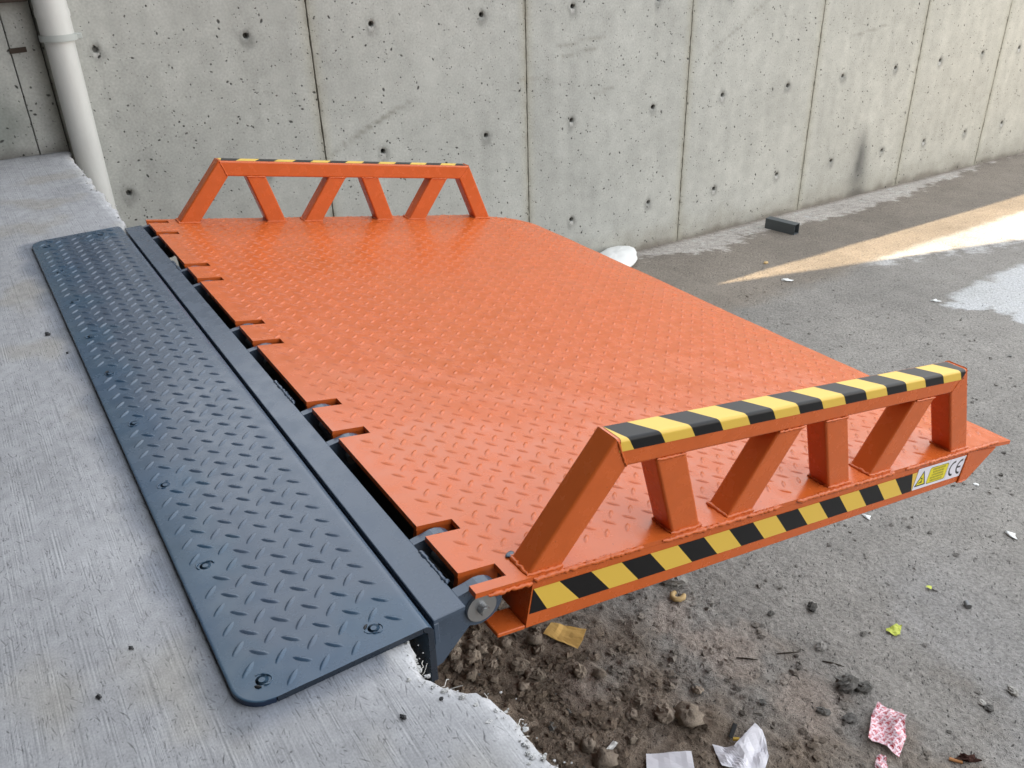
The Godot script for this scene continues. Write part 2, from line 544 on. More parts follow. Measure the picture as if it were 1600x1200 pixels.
func build_platform() -> void:
	var f := merged([[-8.0, -5.0, -3.0, -2.0], lines_of(-1.4, 0.0, 0.011)])
	var zs := merged([[-8.0, -5.0, -3.0, -1.5, -0.9], lines_of(-0.6, 0.0, 0.008), lines_of(0.0, 2.2, 0.014), lines_of(2.2, 3.26, 0.010)])
	var pos := PackedVector3Array(); var uv := PackedVector2Array(); var cc := PackedColorArray()
	var extra := 6
	var cols := f.size() + extra
	for z in zs:
		var e := slab_edge(z)
		var rough := n3.get_noise_2d(z * 70.0, 1.0)
		for x0 in f:
			var x := x0 if x0 < -1.4 else -1.4 + (x0 + 1.4) * (e + 1.4) / 1.4
			var y := -0.0088 + 0.0012 * n1.get_noise_2d(x * 4.0, z * 4.0)
			if e - x < 0.03:
				y -= 0.006 * (1.0 - (e - x) / 0.03) * (0.6 + 0.6 * n3.get_noise_2d(x * 60.0, z * 60.0))
			pos.append(P(x, y, z)); uv.append(Vector2(x / 0.62, z / 0.8))
			var c := slab_tint(x, z)
			cc.append(Color(c.r * 1.72, c.g * 1.72, c.b * 1.75))
		var last := Color(0.85, 0.85, 0.84)
		for k in extra:
			var yy: float = [-0.022, -0.04, -0.075, -0.13, -0.25, -1.15][k]
			var xx: float = e + [0.004, -0.002, 0.006, 0.0, -0.01, -0.02][k] + 0.006 * n3.get_noise_2d(z * 50.0 + k * 9.0, k * 13.0) * (1.0 if k < 4 else 0.0)
			pos.append(P(xx, yy, z)); uv.append(Vector2((e - yy) / 0.62, z / 0.8))
			cc.append(last.lerp(Color(0.16, 0.14, 0.12), clampf(k * 0.25, 0.0, 1.0)))  # face darkened downward in the colour so the hinge gap looks black
	var mb := Mb.new()
	mb.sheet(pos, zs.size(), cols, uv, cc, Vector3.UP)
	tag(obj("platform_floor", mb, M.slab), "broom finished grey concrete loading platform with a broken edge", "floor", "", "structure")

var seams := PackedFloat32Array([-0.045, 1.03, 2.16, 3.268, 4.348, 5.377, 6.33, 7.26, 8.2])
var ties := []

func tie_depth(t: Vector2) -> float:
	# some of the tie holes were stopped with mortar
	return clampf(0.72 + 1.1 * n3.get_noise_2d(t.x * 3.7, t.y * 5.1), 0.12, 1.0)

func wall_depth(x: float, y: float) -> float:
	var d := 0.0014 * n1.get_noise_2d(x * 2.2, y * 2.2) + 0.0005 * n2.get_noise_2d(x * 30.0, y * 30.0)
	for t in ties:
		if absf(x - t.x) < 0.04 and absf(y - t.y) < 0.04:
			var r: float = Vector2(x - t.x, y - t.y).length() * (1.0 + 0.15 * n3.get_noise_2d(x * 90.0, y * 90.0))
			var full := tie_depth(t)
			d -= (0.03 * full + 0.003) * (1.0 - sstep(0.0075, 0.0130, r)) + 0.003 * (1.0 - sstep(0.012, 0.024, r))
	return d

func wall_tint(x: float, y: float, inside: bool) -> Color:
	var big := n1.get_noise_2d(x * 1.1 + 11.0, y * 1.1)
	var mid := n1.get_noise_2d(x * 4.5, y * 3.0 + 31.0)
	var fine := n2.get_noise_2d(x * 18.0, y * 12.0)
	var c := Color(0.424, 0.425, 0.402) * (1.0 + 0.11 * big + 0.05 * mid + 0.03 * fine)
	# vertical run marks
	c *= 1.0 + 0.08 * n1.get_noise_2d(x * 9.0, y * 0.6 + 50.0)
	# warm bounced sun put into the colour towards the open end
	c = c.lerp(c * Color(1.05, 1.0, 0.93), sstep(2.0, 6.5, x))
	# moist greenish band at the foot
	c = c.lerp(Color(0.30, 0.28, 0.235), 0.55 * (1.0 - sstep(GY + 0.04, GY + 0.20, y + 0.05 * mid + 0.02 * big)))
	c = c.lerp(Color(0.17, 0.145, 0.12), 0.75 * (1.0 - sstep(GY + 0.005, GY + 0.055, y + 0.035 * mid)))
	# black smear, from a tyre or a fire, low on the wall
	var sx := x - (4.93 + 0.10 * (y + 0.8) * -0.6)
	var smear := exp(-sx * sx / 0.0065) * (1.0 - sstep(-0.78, -0.52, y)) * (0.7 + 0.5 * mid)
	c = c.lerp(Color(0.07, 0.068, 0.065), clampf(smear, 0.0, 0.8))
	# slanting scrapes
	for l in [[1.06, -0.20, 1.42, -0.02], [1.10, -0.16, 1.50, 0.00], [3.40, 0.02, 3.86, 0.30], [4.62, 0.02, 4.98, 0.07], [2.36, 0.17, 2.66, 0.20], [2.38, 0.12, 2.60, 0.14], [2.60, -0.09, 2.72, -0.08], [2.12, 0.03, 2.30, 0.02]]:
		var p := Vector2(x, y); var a := Vector2(l[0], l[1]); var b := Vector2(l[2], l[3])
		var q := Geometry2D.get_closest_point_to_segment(p, a, b)
		var dd := p.distance_to(q) + 0.012 * absf(fine)
		c = c.lerp(Color(0.20, 0.19, 0.16), 0.45 * (1.0 - sstep(0.002, 0.016, dd)))
	# smudges round the form ties
	for t in ties:
		if absf(x - t.x) < 0.09 and absf(y - t.y) < 0.12:
			var d := Vector2(x - t.x, (y - t.y + 0.012) * 0.75).length() + 0.012 * fine
			c = c.lerp(Color(0.15, 0.15, 0.14), 0.5 * (1.0 - sstep(0.012, 0.045, d)))
			if Vector2(x - t.x, y - t.y).length() < 0.0105:
				c = c.lerp(Color(0.04, 0.04, 0.037), tie_depth(t))
			if absf(x - t.x + 0.001) < 0.012 and y - t.y < -0.012 and y - t.y > -0.036 and sin(t.x * 91.0) > 0.1:
				c = c.lerp(Color(0.46, 0.45, 0.43), 0.7)
	# dirt bleeding out along the joints
	for s in seams:
		if absf(x - s) < 0.06:
			c = c.lerp(Color(0.17, 0.16, 0.135), (0.55 + 0.5 * fine) * (1.0 - sstep(0.003, 0.016 + 0.012 * absf(mid), absf(x - s))))
			c = c.lerp(Color(0.38, 0.36, 0.29), 0.4 * (1.0 - sstep(0.01, 0.06, absf(x - s))))
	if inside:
		c *= 0.86 + 0.12 * mid  # shade under the roof put into the colour
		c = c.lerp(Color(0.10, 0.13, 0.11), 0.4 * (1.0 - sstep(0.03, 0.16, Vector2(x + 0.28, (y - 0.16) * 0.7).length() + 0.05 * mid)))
		c = c.lerp(Color(0.05, 0.05, 0.045), 0.7 * (1.0 - sstep(0.0, 0.09, -0.045 - x)) * 0.6)  # shade beside the pipe painted in
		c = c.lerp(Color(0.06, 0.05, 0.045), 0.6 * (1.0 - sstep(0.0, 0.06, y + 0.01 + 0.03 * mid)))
	return c

func wall_sheet(mb: Mb, x0: float, x1: float, y0: float, y1: float, off: Vector2, inside: bool, at: Vector3, lift: float) -> void:
	var xl := [lines_of(x0 + 0.004, x1 - 0.004, 0.016), [x0, x0 + 0.0015, x1 - 0.0015, x1]]
	var yl := [lines_of(y0, y1, 0.018)]
	for t in ties:
		if t.x > x0 and t.x < x1:
			for k in [-0.036, -0.024, -0.016, -0.013, -0.0105, -0.0075, -0.004, 0.0, 0.004, 0.0075, 0.0105, 0.013, 0.016, 0.024, 0.036]:
				xl.append([t.x + k]); yl.append([t.y + k])
	var xs := merged(xl); var ys := merged(yl)
	var pos := PackedVector3Array(); var uv := PackedVector2Array(); var cc := PackedColorArray()
	for y in ys:
		for x in xs:
			var d := wall_depth(x, y) + lift
			var e := minf(x - x0, x1 - x)
			if e < 0.012:
				d += (0.0025 * n3.get_noise_2d(x0 * 50.0 + y * 26.0, x) - 0.008 * maxf(0.0, n3.get_noise_2d(x0 * 31.0 + x * 60.0, y * 45.0) - 0.12)) * (1.0 - e / 0.012)
			if e < 0.001:
				d -= 0.012
			pos.append(P(x, y, wall_z(x) - d) - at)
			uv.append(Vector2(x, y) / 1.25 + off)
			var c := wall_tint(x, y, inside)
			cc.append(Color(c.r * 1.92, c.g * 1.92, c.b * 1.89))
	mb.sheet(pos, ys.size(), xs.size(), uv, cc, Vector3(0, 0, 1))

func wall_block(mb: Mb, x0: float, x1: float, y0: float, y1: float, d0: float, d1: float, at: Vector3) -> void:
	# solid behind the face, d0..d1 behind the wall's plane
	var a := P(x0, y0, wall_z(x0) + d0) - at; var b := P(x1, y0, wall_z(x1) + d0) - at
	var e := P(x1, y0, wall_z(x1) + d1) - at; var f := P(x0, y0, wall_z(x0) + d1) - at
	var u := Vector3(0, y1 - y0, 0)
	var mid := (a + e) * 0.5 + u * 0.5
	for q in [[a, b, b + u, a + u], [b, e, e + u, b + u], [e, f, f + u, e + u], [f, a, a + u, f + u], [a, b, e, f], [a + u, b + u, e + u, f + u]]:
		mb.quad_out(q[0], q[1], q[2], q[3], mid)

const WALL_TOP := 1.085

func build_walls() -> void:
	for k in range(0, 8):
		for f in [0.262, 0.776]:
			for y in [0.36, -0.218, -0.785]:
				var x: float = lerpf(seams[k], seams[k + 1], f) if k > 0 else [0.141, 0.745][0 if f < 0.5 else 1]
				ties.append(Vector2(x + 0.012 * n3.get_noise_2d(k * 31.0, y * 77.0), y + 0.01 * n3.get_noise_2d(k * 17.0 + 5.0, f * 91.0 + y * 13.0)))
	var at := P(3.0, GY, wall_z(3.0))
	var w := thing("concrete_wall", "long pale cast concrete yard wall pitted with small holes behind the leveler", "wall", at)
	for k in 8:
		var mb := Mb.new()
		wall_sheet(mb, seams[k] + 0.0014, seams[k + 1] - 0.0014, GY - 0.05, WALL_TOP, Vector2(rng.randf(), rng.randf()), false, at, 0.0015 * n3.get_noise_2d(k * 40.0, 0.0))
		obj("wall_panel", mb, M.wall, w)
	var core := Mb.new()
	core.col = Color(0.22, 0.21, 0.19)
	wall_block(core, -0.043, 8.2, GY - 0.3, WALL_TOP - 0.002, 0.036, 0.10, at)
	obj("wall_core", core, M.soil, w)
	var front := Mb.new()
	front.col = Color(0.16, 0.15, 0.13)
	wall_block(front, -0.043, 8.2, GY - 0.3, WALL_TOP - 0.004, 0.0105, 0.0112, at)
	# the joints' dark bottoms, one strip per joint
	var js := Mb.new()
	js.col = Color(0.10, 0.095, 0.08)
	for k in range(1, 8):
		wall_block(js, seams[k] - 0.006, seams[k] + 0.006, GY - 0.05, WALL_TOP - 0.01, 0.009, 0.02, at)
	obj("joint_filler", js, M.soil, w)
	var far := Mb.new()
	far.col = Color(0.5, 0.49, 0.45)
	wall_block(far, 8.2, 30.0, GY - 0.3, WALL_TOP, 0.0, 0.13, at)
	obj("wall_end", far, M.soil, w)

	# the warehouse over the platform: side wall seen at the left, the rest stands outside the picture
	var bat := P(-4.0, GY, 0.0)
	var b := thing("warehouse", "concrete warehouse corner with a dirty, shade-tinted side wall at the back of the platform", "building", bat)
	var sw := Mb.new()
	ties.append(Vector2(-0.62, 0.36))
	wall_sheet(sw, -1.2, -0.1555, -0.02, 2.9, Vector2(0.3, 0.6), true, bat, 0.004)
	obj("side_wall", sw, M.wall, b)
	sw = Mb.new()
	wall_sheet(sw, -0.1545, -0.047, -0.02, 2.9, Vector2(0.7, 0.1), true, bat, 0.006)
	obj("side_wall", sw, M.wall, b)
	var sb := Mb.new()
	sb.col = Color(0.5, 0.5, 0.48)
	wall_block(sb, -9.0, -0.047, GY - 0.3, 5.6, 0.04, 0.10, bat)
	wall_block(sb, -9.0, -1.2, -0.2, 2.9, 0.0, 0.038, bat)
	obj("side_wall_core", sb, M.soil, b)
	var up := Mb.new()
	up.col = Color(0.2, 0.2, 0.19)
	for q in [[-9.0, -0.09, 2.9, 3.15, -9.0, 3.23], [-9.0, -8.8, -1.3, 5.6, -9.0, 3.23], [-8.8, -0.09, -1.3, 5.6, -9.2, -9.0], [-0.34, -0.09, 3.15, 5.6, -9.0, 3.23], [-8.8, -0.34, 5.4, 5.6, -9.0, 3.23]]:
		up.box(P((q[0] + q[1]) / 2, (q[2] + q[3]) / 2, (q[4] + q[5]) / 2) - bat, Vector3((q[1] - q[0]) / 2, 0, 0), Vector3(0, (q[3] - q[2]) / 2, 0), Vector3(0, 0, (q[5] - q[4]) / 2), 0.01)
	obj("roof_and_walls", up, M.soil, b)
	# form strip left in the side wall
	var sl := Mb.new()
	sl.box(P(-0.128, 0.385, wall_z(-0.13) - 0.006) - bat, Vector3(0.030, 0.001, 0), Vector3(0, 0.0095, 0), Vector3(0, 0, 0.004), 0.001)
	obj("form_strip", sl, M.rust, b)
	sl = Mb.new()
	sl.box(P(-0.13, 0.585, wall_z(-0.13) - 0.03) - bat, Vector3(0.075, 0, 0), Vector3(0, 0.03, 0), Vector3(0, 0, 0.03), 0.002)
	obj("ledge", sl, M.rust, b)

func build_pipe() -> void:
	var at := P(0.011, GY, 3.125)
	var t := thing("drain_pipe", "white plastic drain pipe running down the wall at the corner of the platform", "pipe", at)
	var mb := Mb.new()
	var ys := [-0.05, 0.4, 0.9, 1.4, 1.505]
	var pts := []; var rad := []
	for y in ys:
		pts.append(Vector3(0.008 * (y - 1.0), y, 0)); rad.append(0.0535)
	mb.tube(pts, rad, 40)
	obj("pipe", mb, M.pvc, t)
	mb = Mb.new()
	pts = []; rad = []
	for e in [[1.5, 0.054], [1.503, 0.0595], [1.575, 0.0595], [1.58, 0.062], [1.60, 0.062], [1.606, 0.0595], [1.9, 0.0595], [2.6, 0.0595]]:
		pts.append(Vector3(0.008 * (e[0] - 1.0), e[0], 0)); rad.append(e[1])
	mb.tube(pts, rad, 40)
	obj("socket", mb, M.pvc, t)
	mb = Mb.new()
	pts = []; rad = []
	for e in [[1.492, 0.0540], [1.494, 0.066], [1.497, 0.0675], [1.513, 0.0675], [1.516, 0.066], [1.518, 0.054]]:
		pts.append(Vector3(0.004, e[0], 0)); rad.append(e[1])
	mb.tube(pts, rad, 40)
	mb.box(Vector3(0.074, 1.505, 0.0), Vector3(0.014, 0, 0), Vector3(0, 0.010, 0), Vector3(0, 0, 0.008), 0.002)
	mb.box(Vector3(0.0, 1.505, -0.058), Vector3(0.006, 0, 0), Vector3(0, 0.006, 0), Vector3(0, 0, 0.02), 0.001)
	obj("pipe_clamp", mb, M.clamp, t)

# ---------------------------------------------------------------- the dock leveler
func D(u: float, n: float, v: float) -> Vector3:
	return Vector3(u, n, -v)

func wob(u: float, v: float) -> float:
	var e := minf(minf(v, WID - v) / 0.12, 1.0) * minf(u / 0.1, 1.0)
	var droop := 0.066 * maxf(0.0, u - 1.22)
	return -droop + e * (0.0022 * n1.get_noise_2d(u * 2.4, v * 2.4) + 0.0010 * n1.get_noise_2d(u * 6.0 + 9.0, v * 6.0))

func lip(v: float) -> float:
	# how far out the front edge lies; the far corner is rounded off
	var l := lerpf(1.394, LEN, clampf(v / 0.3, 0.0, 1.0))
	var k := clampf((v - 1.84) / 0.16, 0.0, 1.0)
	return l - 0.125 * (1.0 - sqrt(1.0 - k * k * 0.96))

func deck_tint(u: float, v: float) -> Color:
	# pale dust, and with it the broad sheen put into the colour, strongest mid deck
	var a := sstep(-0.25, 0.5, n1.get_noise_2d(u * 1.6 + 3.0, v * 1.3) + 0.25 * n1.get_noise_2d(u * 8.0, v * 8.0))
	var mid := exp(-pow((u - 0.55) / 0.5, 2.0)) * 0.6 + 0.4
	var c := Color.WHITE.lerp(Color(0.93, 2.3, 8.0), 0.36 * a * mid)
	return c * (1.0 + 0.05 * n1.get_noise_2d(u * 5.0, v * 5.0 + 40.0))

func stretch_u(u: float, v: float) -> float:
	return u if u < 1.0 else 1.0 + (u - 1.0) * (lip(v) - 1.0) / (LEN - 1.0)

func tread(mb: Mb, o: Vector3, d: Vector3, s: Vector3, up: Vector3, ln: float, wd: float, h: float) -> void:
	var k := 12
	var outer := []; var inner := []
	for i in k:
		var a := TAU * i / k
		var ca := cos(a); var sa := sin(a)
		var px := signf(ca) * pow(absf(ca), 0.8) * ln
		var py := sa * wd * (1.0 - 0.35 * ca * ca)
		var out := (d * (ca * 0.35) + s * sa)
		outer.append(mb.vert(o + d * px + s * py - up * 0.0003, (up + out * 0.55).normalized()))
		inner.append(mb.vert(o + d * (px * 0.62) + s * (py * 0.5) + up * h * 0.86, (up + out * 0.5).normalized()))
	var top := mb.vert(o + up * h, up)
	for i in k:
		var j := (i + 1) % k
		mb.ix.append_array([outer[i], inner[j], outer[j], outer[i], inner[i], inner[j], inner[i], top, inner[j]])

func weld(parent: Node, a: Vector3, b: Vector3, r: float, m: Material) -> void:
	var mb := Mb.new()
	bead(mb, a, b, r)
	obj("weld_bead", mb, m, parent)

func bead(mb: Mb, a: Vector3, b: Vector3, r: float) -> void:
	var n := maxi(3, int(a.distance_to(b) / 0.004))
	var pts := []; var rad := []
	for k in n + 1:
		var t := float(k) / n
		var j := r * 0.22
		pts.append(a.lerp(b, t) + Vector3(rng.randf_range(-j, j), rng.randf_range(-j, j), rng.randf_range(-j, j)))
		rad.append(r * rng.randf_range(0.6, 1.2) if k > 0 and k < n else r * 0.3)
	mb.tube(pts, rad, 6)

func stripes(parent: Node, prof: Array, o: Vector3, along: Vector3, s0: float, s1: float, first: float, pitch: float, lean: float, yellow_first: bool) -> void:
	# prof: [Vector3 offset, Vector3 normal, running width]; stripes lean with the width, as printed tape folded over an edge
	var mbs := [Mb.new(), Mb.new()]
	var k := 0
	var s := first
	while s < s1 + 0.2:
		var mb: Mb = mbs[(k + (0 if yellow_first else 1)) % 2]
		for i in prof.size() - 1:
			var ids := []
			for e in [[prof[i], s], [prof[i], s + pitch], [prof[i + 1], s + pitch], [prof[i + 1], s]]:
				var ss := clampf(e[1] + lean * e[0][2], s0, s1)
				ids.append(mb.vert(o + e[0][0] + along * ss, e[0][1]))
			var nn := (mb.v[ids[1]] - mb.v[ids[0]]).cross(mb.v[ids[3]] - mb.v[ids[0]])
			if nn.length_squared() < 1e-16:
				nn = (mb.v[ids[2]] - mb.v[ids[1]]).cross(mb.v[ids[3]] - mb.v[ids[1]])
			if nn.dot(prof[i][1]) > 0.0:
				mb.ix.append_array([ids[0], ids[2], ids[1], ids[0], ids[3], ids[2]])
			else:
				mb.ix.append_array([ids[0], ids[1], ids[2], ids[0], ids[2], ids[3]])
		s += pitch
		k += 1
	tag(obj("hazard_tape", mbs[0], M.tape_y, parent), "yellow stripes of the hazard tape")
	tag(obj("hazard_tape", mbs[1], M.tape_k, parent), "black stripes of the hazard tape")

func rail(parent: Node, v0: float, outer: float, label: String) -> void:
	# v0: the v of the tube's outer face; outer is +1 if the outer face looks towards smaller v
	var vc := v0 + outer * TUBE * 0.5
	var hw := TUBE * 0.5
	var vax := Vector3(0, 0, 1) * hw
	var mb := Mb.new()
	var n0 := RAILH - hw
	var mit0 := (Vector2(0.209, RAILH) - Vector2(0.236, RAILH - TUBE)).orthogonal()
	var mit1 := (Vector2(1.105, RAILH) - Vector2(1.071, RAILH - TUBE)).orthogonal()
	mb.bar(D(0.6, n0, vc), Vector3(1, 0, 0), Vector3(0, hw, 0), vax, 0.0055, D(0.209, RAILH, vc), Vector3(mit0.x, mit0.y, 0), D(1.104, RAILH, vc), Vector3(mit1.x, mit1.y, 0))
	var top := obj("top_rail", mb, M.orange, parent)
	top.transform = tdeck
	tag(top, label)
	var yb := 0.0
	# feet: [bottom left, bottom right, top left, top right]
	var ft := [[0.088, 0.149, 0.181, 0.236], [0.365, 0.428, 0.295, 0.356], [0.490, 0.552, 0.567, 0.631], [0.755, 0.819, 0.686, 0.749], [0.878, 0.945, 0.955, 1.018], [1.156, 1.220, 1.071, 1.1335]]
	for k in 6:
		var f: Array = ft[k]
		mb = Mb.new()
		var c0 := Vector3((f[0] + f[1]) * 0.5, 0, 0)
		var c1 := Vector3((f[2] + f[3]) * 0.5, RAILH - TUBE, 0)
		var dir := (c1 - c0).normalized()
		var per := Vector3(dir.y, -dir.x, 0)
		var half: float = (f[1] - f[0]) * 0.5 * dir.y
		var endp := D(0, RAILH - TUBE, 0); var endn := Vector3(0, 1, 0)
		if k == 0:
			endp = D(0.209, RAILH, 0); endn = Vector3(mit0.x, mit0.y, 0)
		if k == 5:
			endp = D(1.104, RAILH, 0); endn = Vector3(mit1.x, mit1.y, 0)
		mb.bar(D(c0.x, yb, vc), dir, per * half, vax * 0.985, 0.0055, D(0, yb, 0), Vector3(0, 1, 0), endp, endn)
		obj("post", mb, M.orange, top)
	# weld beads at the feet and under the top rail
	for k in 6:
		var f: Array = ft[k]
		for vv in [vc - hw, vc + hw]:
			weld(top, D(f[0] - 0.002, 0.001, vv), D(f[1] + 0.002, 0.001, vv), 0.0036, M.orange)
			if k > 0 and k < 5:
				weld(top, D(f[2], RAILH - TUBE, vv), D(f[3], RAILH - TUBE, vv), 0.0026, M.orange)
		weld(top, D(f[0], 0.001, vc - hw), D(f[0], 0.001, vc + hw), 0.0042, M.orange)
		weld(top, D(f[1], 0.001, vc - hw), D(f[1], 0.001, vc + hw), 0.003, M.orange)
	for vv in [vc - hw, vc + hw]:
		weld(top, D(0.210, RAILH - 0.001, vv), D(0.236, RAILH - TUBE, vv), 0.0022, M.orange)
		weld(top, D(1.104, RAILH - 0.001, vv), D(1.071, RAILH - TUBE, vv), 0.0014, M.orange)
	# hazard tape wrapped over the top and the outer face
	var prof := []
	var r := 0.0055
	var w := 0.0
	var up := Vector3.UP
	var out := Vector3(0, 0, outer)
	var g := 0.0006
	prof.append([up * (hw + g) - out * (hw - r) , up, 0.0])
	prof.append([up * (hw + g) + out * (hw - r), up, 2.0 * (hw - r)])
	for k in range(1, 5):
		var a := PI * 0.5 * k / 4.0
		var nn := up * cos(a) + out * sin(a)
		prof.append([up * (hw - r) + out * (hw - r) + nn * (r + g), nn, 2.0 * (hw - r) + r * a])
	prof.append([up * (hw - r - 0.014) + out * (hw + g), out, 2.0 * (hw - r) + r * PI * 0.5 + 0.014])
	stripes(top, prof, D(0, n0, vc), Vector3(1, 0, 0), 0.216, 1.097, 0.1405, 0.0605, 0.72, true)

func build_leveler() -> void:
	var t := thing("dock_leveler", "orange checker plate dock leveler with truss guard rails, hinged on a grey plate", "dock leveler")
	# --- grey approach plate
	var X0 := -0.325; var X1 := -0.075; var Z0 := -0.017; var Z1 := 1.984; var R := 0.042; var TH := 0.0085
	var out := []
	for z in lines_of(Z0, Z1, 0.04):
		pass
	var mb := Mb.new()
	var zs := merged([lines_of(Z0, Z0 + R, 0.003), lines_of(Z0 + R, Z1 - R, 0.02), lines_of(Z1 - R, Z1, 0.003)])
	var xl := lines_of(0.0, 1.0, 0.06)
	var pos := PackedVector3Array(); var uv := PackedVector2Array(); var cc := PackedColorArray()
	var cols := 0
	for z in zs:
		var q := maxf(maxf(Z0 + R - z, z - (Z1 - R)), 0.0)
		var left := X0 + R - sqrt(maxf(R * R - q * q, 0.0))
		var row := []
		row.append([left, -TH + 0.0004]); row.append([left, -0.0016]); row.append([left + 0.0006, -0.0005]); row.append([left + 0.0016, 0.0])
		for s in xl:
			var x := lerpf(left + 0.004, X1 - 0.014, s)
			row.append([x, 0.0])
		for k in range(1, 7):
			var a := PI * 0.5 * k / 6.0
			row.append([X1 - 0.012 + 0.013 * sin(a), -0.013 + 0.013 * cos(a)])
		row.append([X1 + 0.001, -0.10])
		row.append([X1 - TH, -0.10])
		for k in range(0, 6):
			var a := PI * 0.5 * (5 - k) / 5.0
			row.append([X1 - 0.012 + (0.0045) * sin(a), -0.013 + 0.0045 * cos(a)])
		row.append([left + 0.01, -TH + 0.0004])
		cols = row.size()
		for e in row:
			var bx := maxf(0.0, 1.0 - absf(e[0] - X0) / 0.10)
			pos.append(P(e[0], e[1] + 0.0006 * n1.get_noise_2d(e[0] * 9.0, z * 5.0) * (1.0 if e[1] > -0.001 else 0.0), z)); uv.append(Vector2(e[0], z))
			cc.append(plate_tint(e[0], z) * (0.35 if e[1] < -0.001 and e[0] < -0.2 else 1.0))  # outer rim darkened in the colour, standing for contact shade
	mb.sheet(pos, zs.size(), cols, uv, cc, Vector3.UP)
	mb.col = Color(0.35, 0.35, 0.36)  # end faces get the same painted shade
	for zi in [0, zs.size() - 1]:
		# close the two ends
		var b0: int = zi * cols
		var mid := P(-0.2, -0.004, 1.0)
		for k in range(3, 4 + xl.size() - 1):
			var p := pos[b0 + k]; var p2 := pos[b0 + k + 1]
			mb.quad_out(p, p2, Vector3(p2.x, -TH + 0.0004, p2.z), Vector3(p.x, -TH + 0.0004, p.z), mid)
		var s0 := 4 + xl.size() - 1
		for k in 7:
			var o1 := pos[b0 + s0 + k]; var o2 := pos[b0 + s0 + k + 1]
			var i1 := pos[b0 + s0 + 14 - k]; var i2 := pos[b0 + s0 + 13 - k]
			mb.quad_out(o1, o2, i2, i1, mid)
	var ap := obj("approach_plate", mb, M.grey, t)
	tag(ap, "blue grey checker plate bent over the platform edge")
	mb = Mb.new()
	for i in range(-3, 5):
		for j in range(-5, 48):
			for ab in 2:
				var x := -0.2355 + 0.0414 * i + 0.0207 * ab
				var z := 0.1458 + 0.0412 * j + 0.0206 * ab
				if x < X0 + 0.008 or x > X1 - 0.020 or z < Z0 + 0.006 or z > Z1 - 0.006:
					continue
				if x < X0 + 0.04 and (z < Z0 + 0.03 or z > Z1 - 0.03):
					continue
				var skip := false
				for bz in bolts():
					if Vector2(x - bz.x, z - bz.y).length() < 0.021:
						skip = true
				if skip:
					continue
				mb.col = plate_tint(x, z)
				var dz := -1.0 if ab == 0 else 1.0
				tread(mb, P(x, 0.0004 * 0.0, z), P(0.7071, 0, 0.7071 * dz), P(-0.7071 * dz, 0, 0.7071), Vector3.UP, 0.0148, 0.0046, 0.0022)
	tag(obj("raised_tread", mb, M.grey, ap), "", "", "", "stuff")
	for bz in bolts():
		mb = Mb.new()
		mb.col = plate_tint(bz.x, bz.y)
		var seed2: float = bz.x * 31.0 + bz.y * 57.0
		var pts := []; var rad := []
		for k in 15:
			var a := seed2 + 3.6 * k / 14.0
			var rr := 0.0105 + 0.0018 * sin(a * 2.3 + seed2)
			pts.append(P(bz.x + rr * cos(a), 0.0004 + 0.0006 * sin(a * 3.0), bz.y + rr * sin(a)))
			rad.append(0.0010 + 0.0005 * sin(k * 2.1 + seed2))
		mb.tube(pts, rad, 6)
		mb.tube([P(bz.x, -0.001, bz.y), P(bz.x, 0.0002, bz.y), P(bz.x, 0.0007, bz.y)], [0.0085, 0.0080, 0.004], 12)
		obj("anchor_bolt", mb, M.grey, ap)
		if not (bz.x > -0.2 or bz.y < 0.05 or absf(bz.y - 0.975) < 0.1):
			continue
		mb = Mb.new()
		pts = []; rad = []
		for k in 6:
			var a := seed2 + 5.2 + 0.8 * k / 5.0
			pts.append(P(bz.x + 0.0112 * cos(a), 0.0004, bz.y + 0.0112 * sin(a)))
			rad.append(0.0024 * sin(PI * (k + 0.6) / 6.2))
		mb.tube(pts, rad, 5)
		obj("weld_pit", mb, M.black, ap)

	# --- hinge bracket: angle along the dock edge
	mb = Mb.new()
	mb.box(P(-0.0425, -0.014, 0.9915), Vector3(0.0245, 0, 0), Vector3(0, 0.004, 0), Vector3(0, 0, 0.9935), 0.0012)
	mb.box(P(-0.063, -0.0365, 0.9915), Vector3(0.004, 0, 0), Vector3(0, 0.0185, 0), Vector3(0, 0, 0.9935), 0.0012)
	tag(obj("hinge_bracket", mb, M.grey, t), "plain grey angle along the hinge")
	mb = Mb.new()
	for e in [[1.515, 1.60, 0.0], [0.655, 0.765, 0.0], [0.05, 0.135, 1.0]]:
		weld(t, P(-0.0165, -0.0115, e[0]), P(-0.0165, -0.0115, e[1]), 0.0042, M.grey)
	# --- lugs, pins
	for k in LUGS.size():
		var z: float = LUGS[k]
		mb = Mb.new()
		var poly := PackedVector2Array([Vector2(-0.0665, -0.019), Vector2(-0.020, -0.019)])
		poly.append(Vector2(-0.017, -0.0125)); poly.append(Vector2(0.002, -0.0105))
		for j in 15:
			var a := deg_to_rad(92.0 - 215.0 * j / 14.0)
			poly.append(Vector2(0.0175 + 0.0355 * cos(a), -0.0435 + 0.0355 * sin(a)))
		poly.append(Vector2(-0.048, -0.118)); poly.append(Vector2(-0.0665, -0.122))
		mb.prism(poly, Vector3(0, 0, -z), Vector3(1, 0, 0), Vector3(0, 1, 0), Vector3(0, 0, 0.0075 if k > 0 else 0.009))
		obj("hinge_lug", mb, M.grey, t)
	for k in 5:
		mb = Mb.new()
		var za: float = LUGS[k * 2] - 0.0225
		var zb: float = LUGS[k * 2 + 1] + 0.04
		mb.tube([P(0.0165, -0.046, za + (0.012 if k == 0 else 0.0)), P(0.0165, -0.046, zb)], [0.0095, 0.0095], 14)
		obj("hinge_pin", mb, M.pin, t)
	mb = Mb.new()
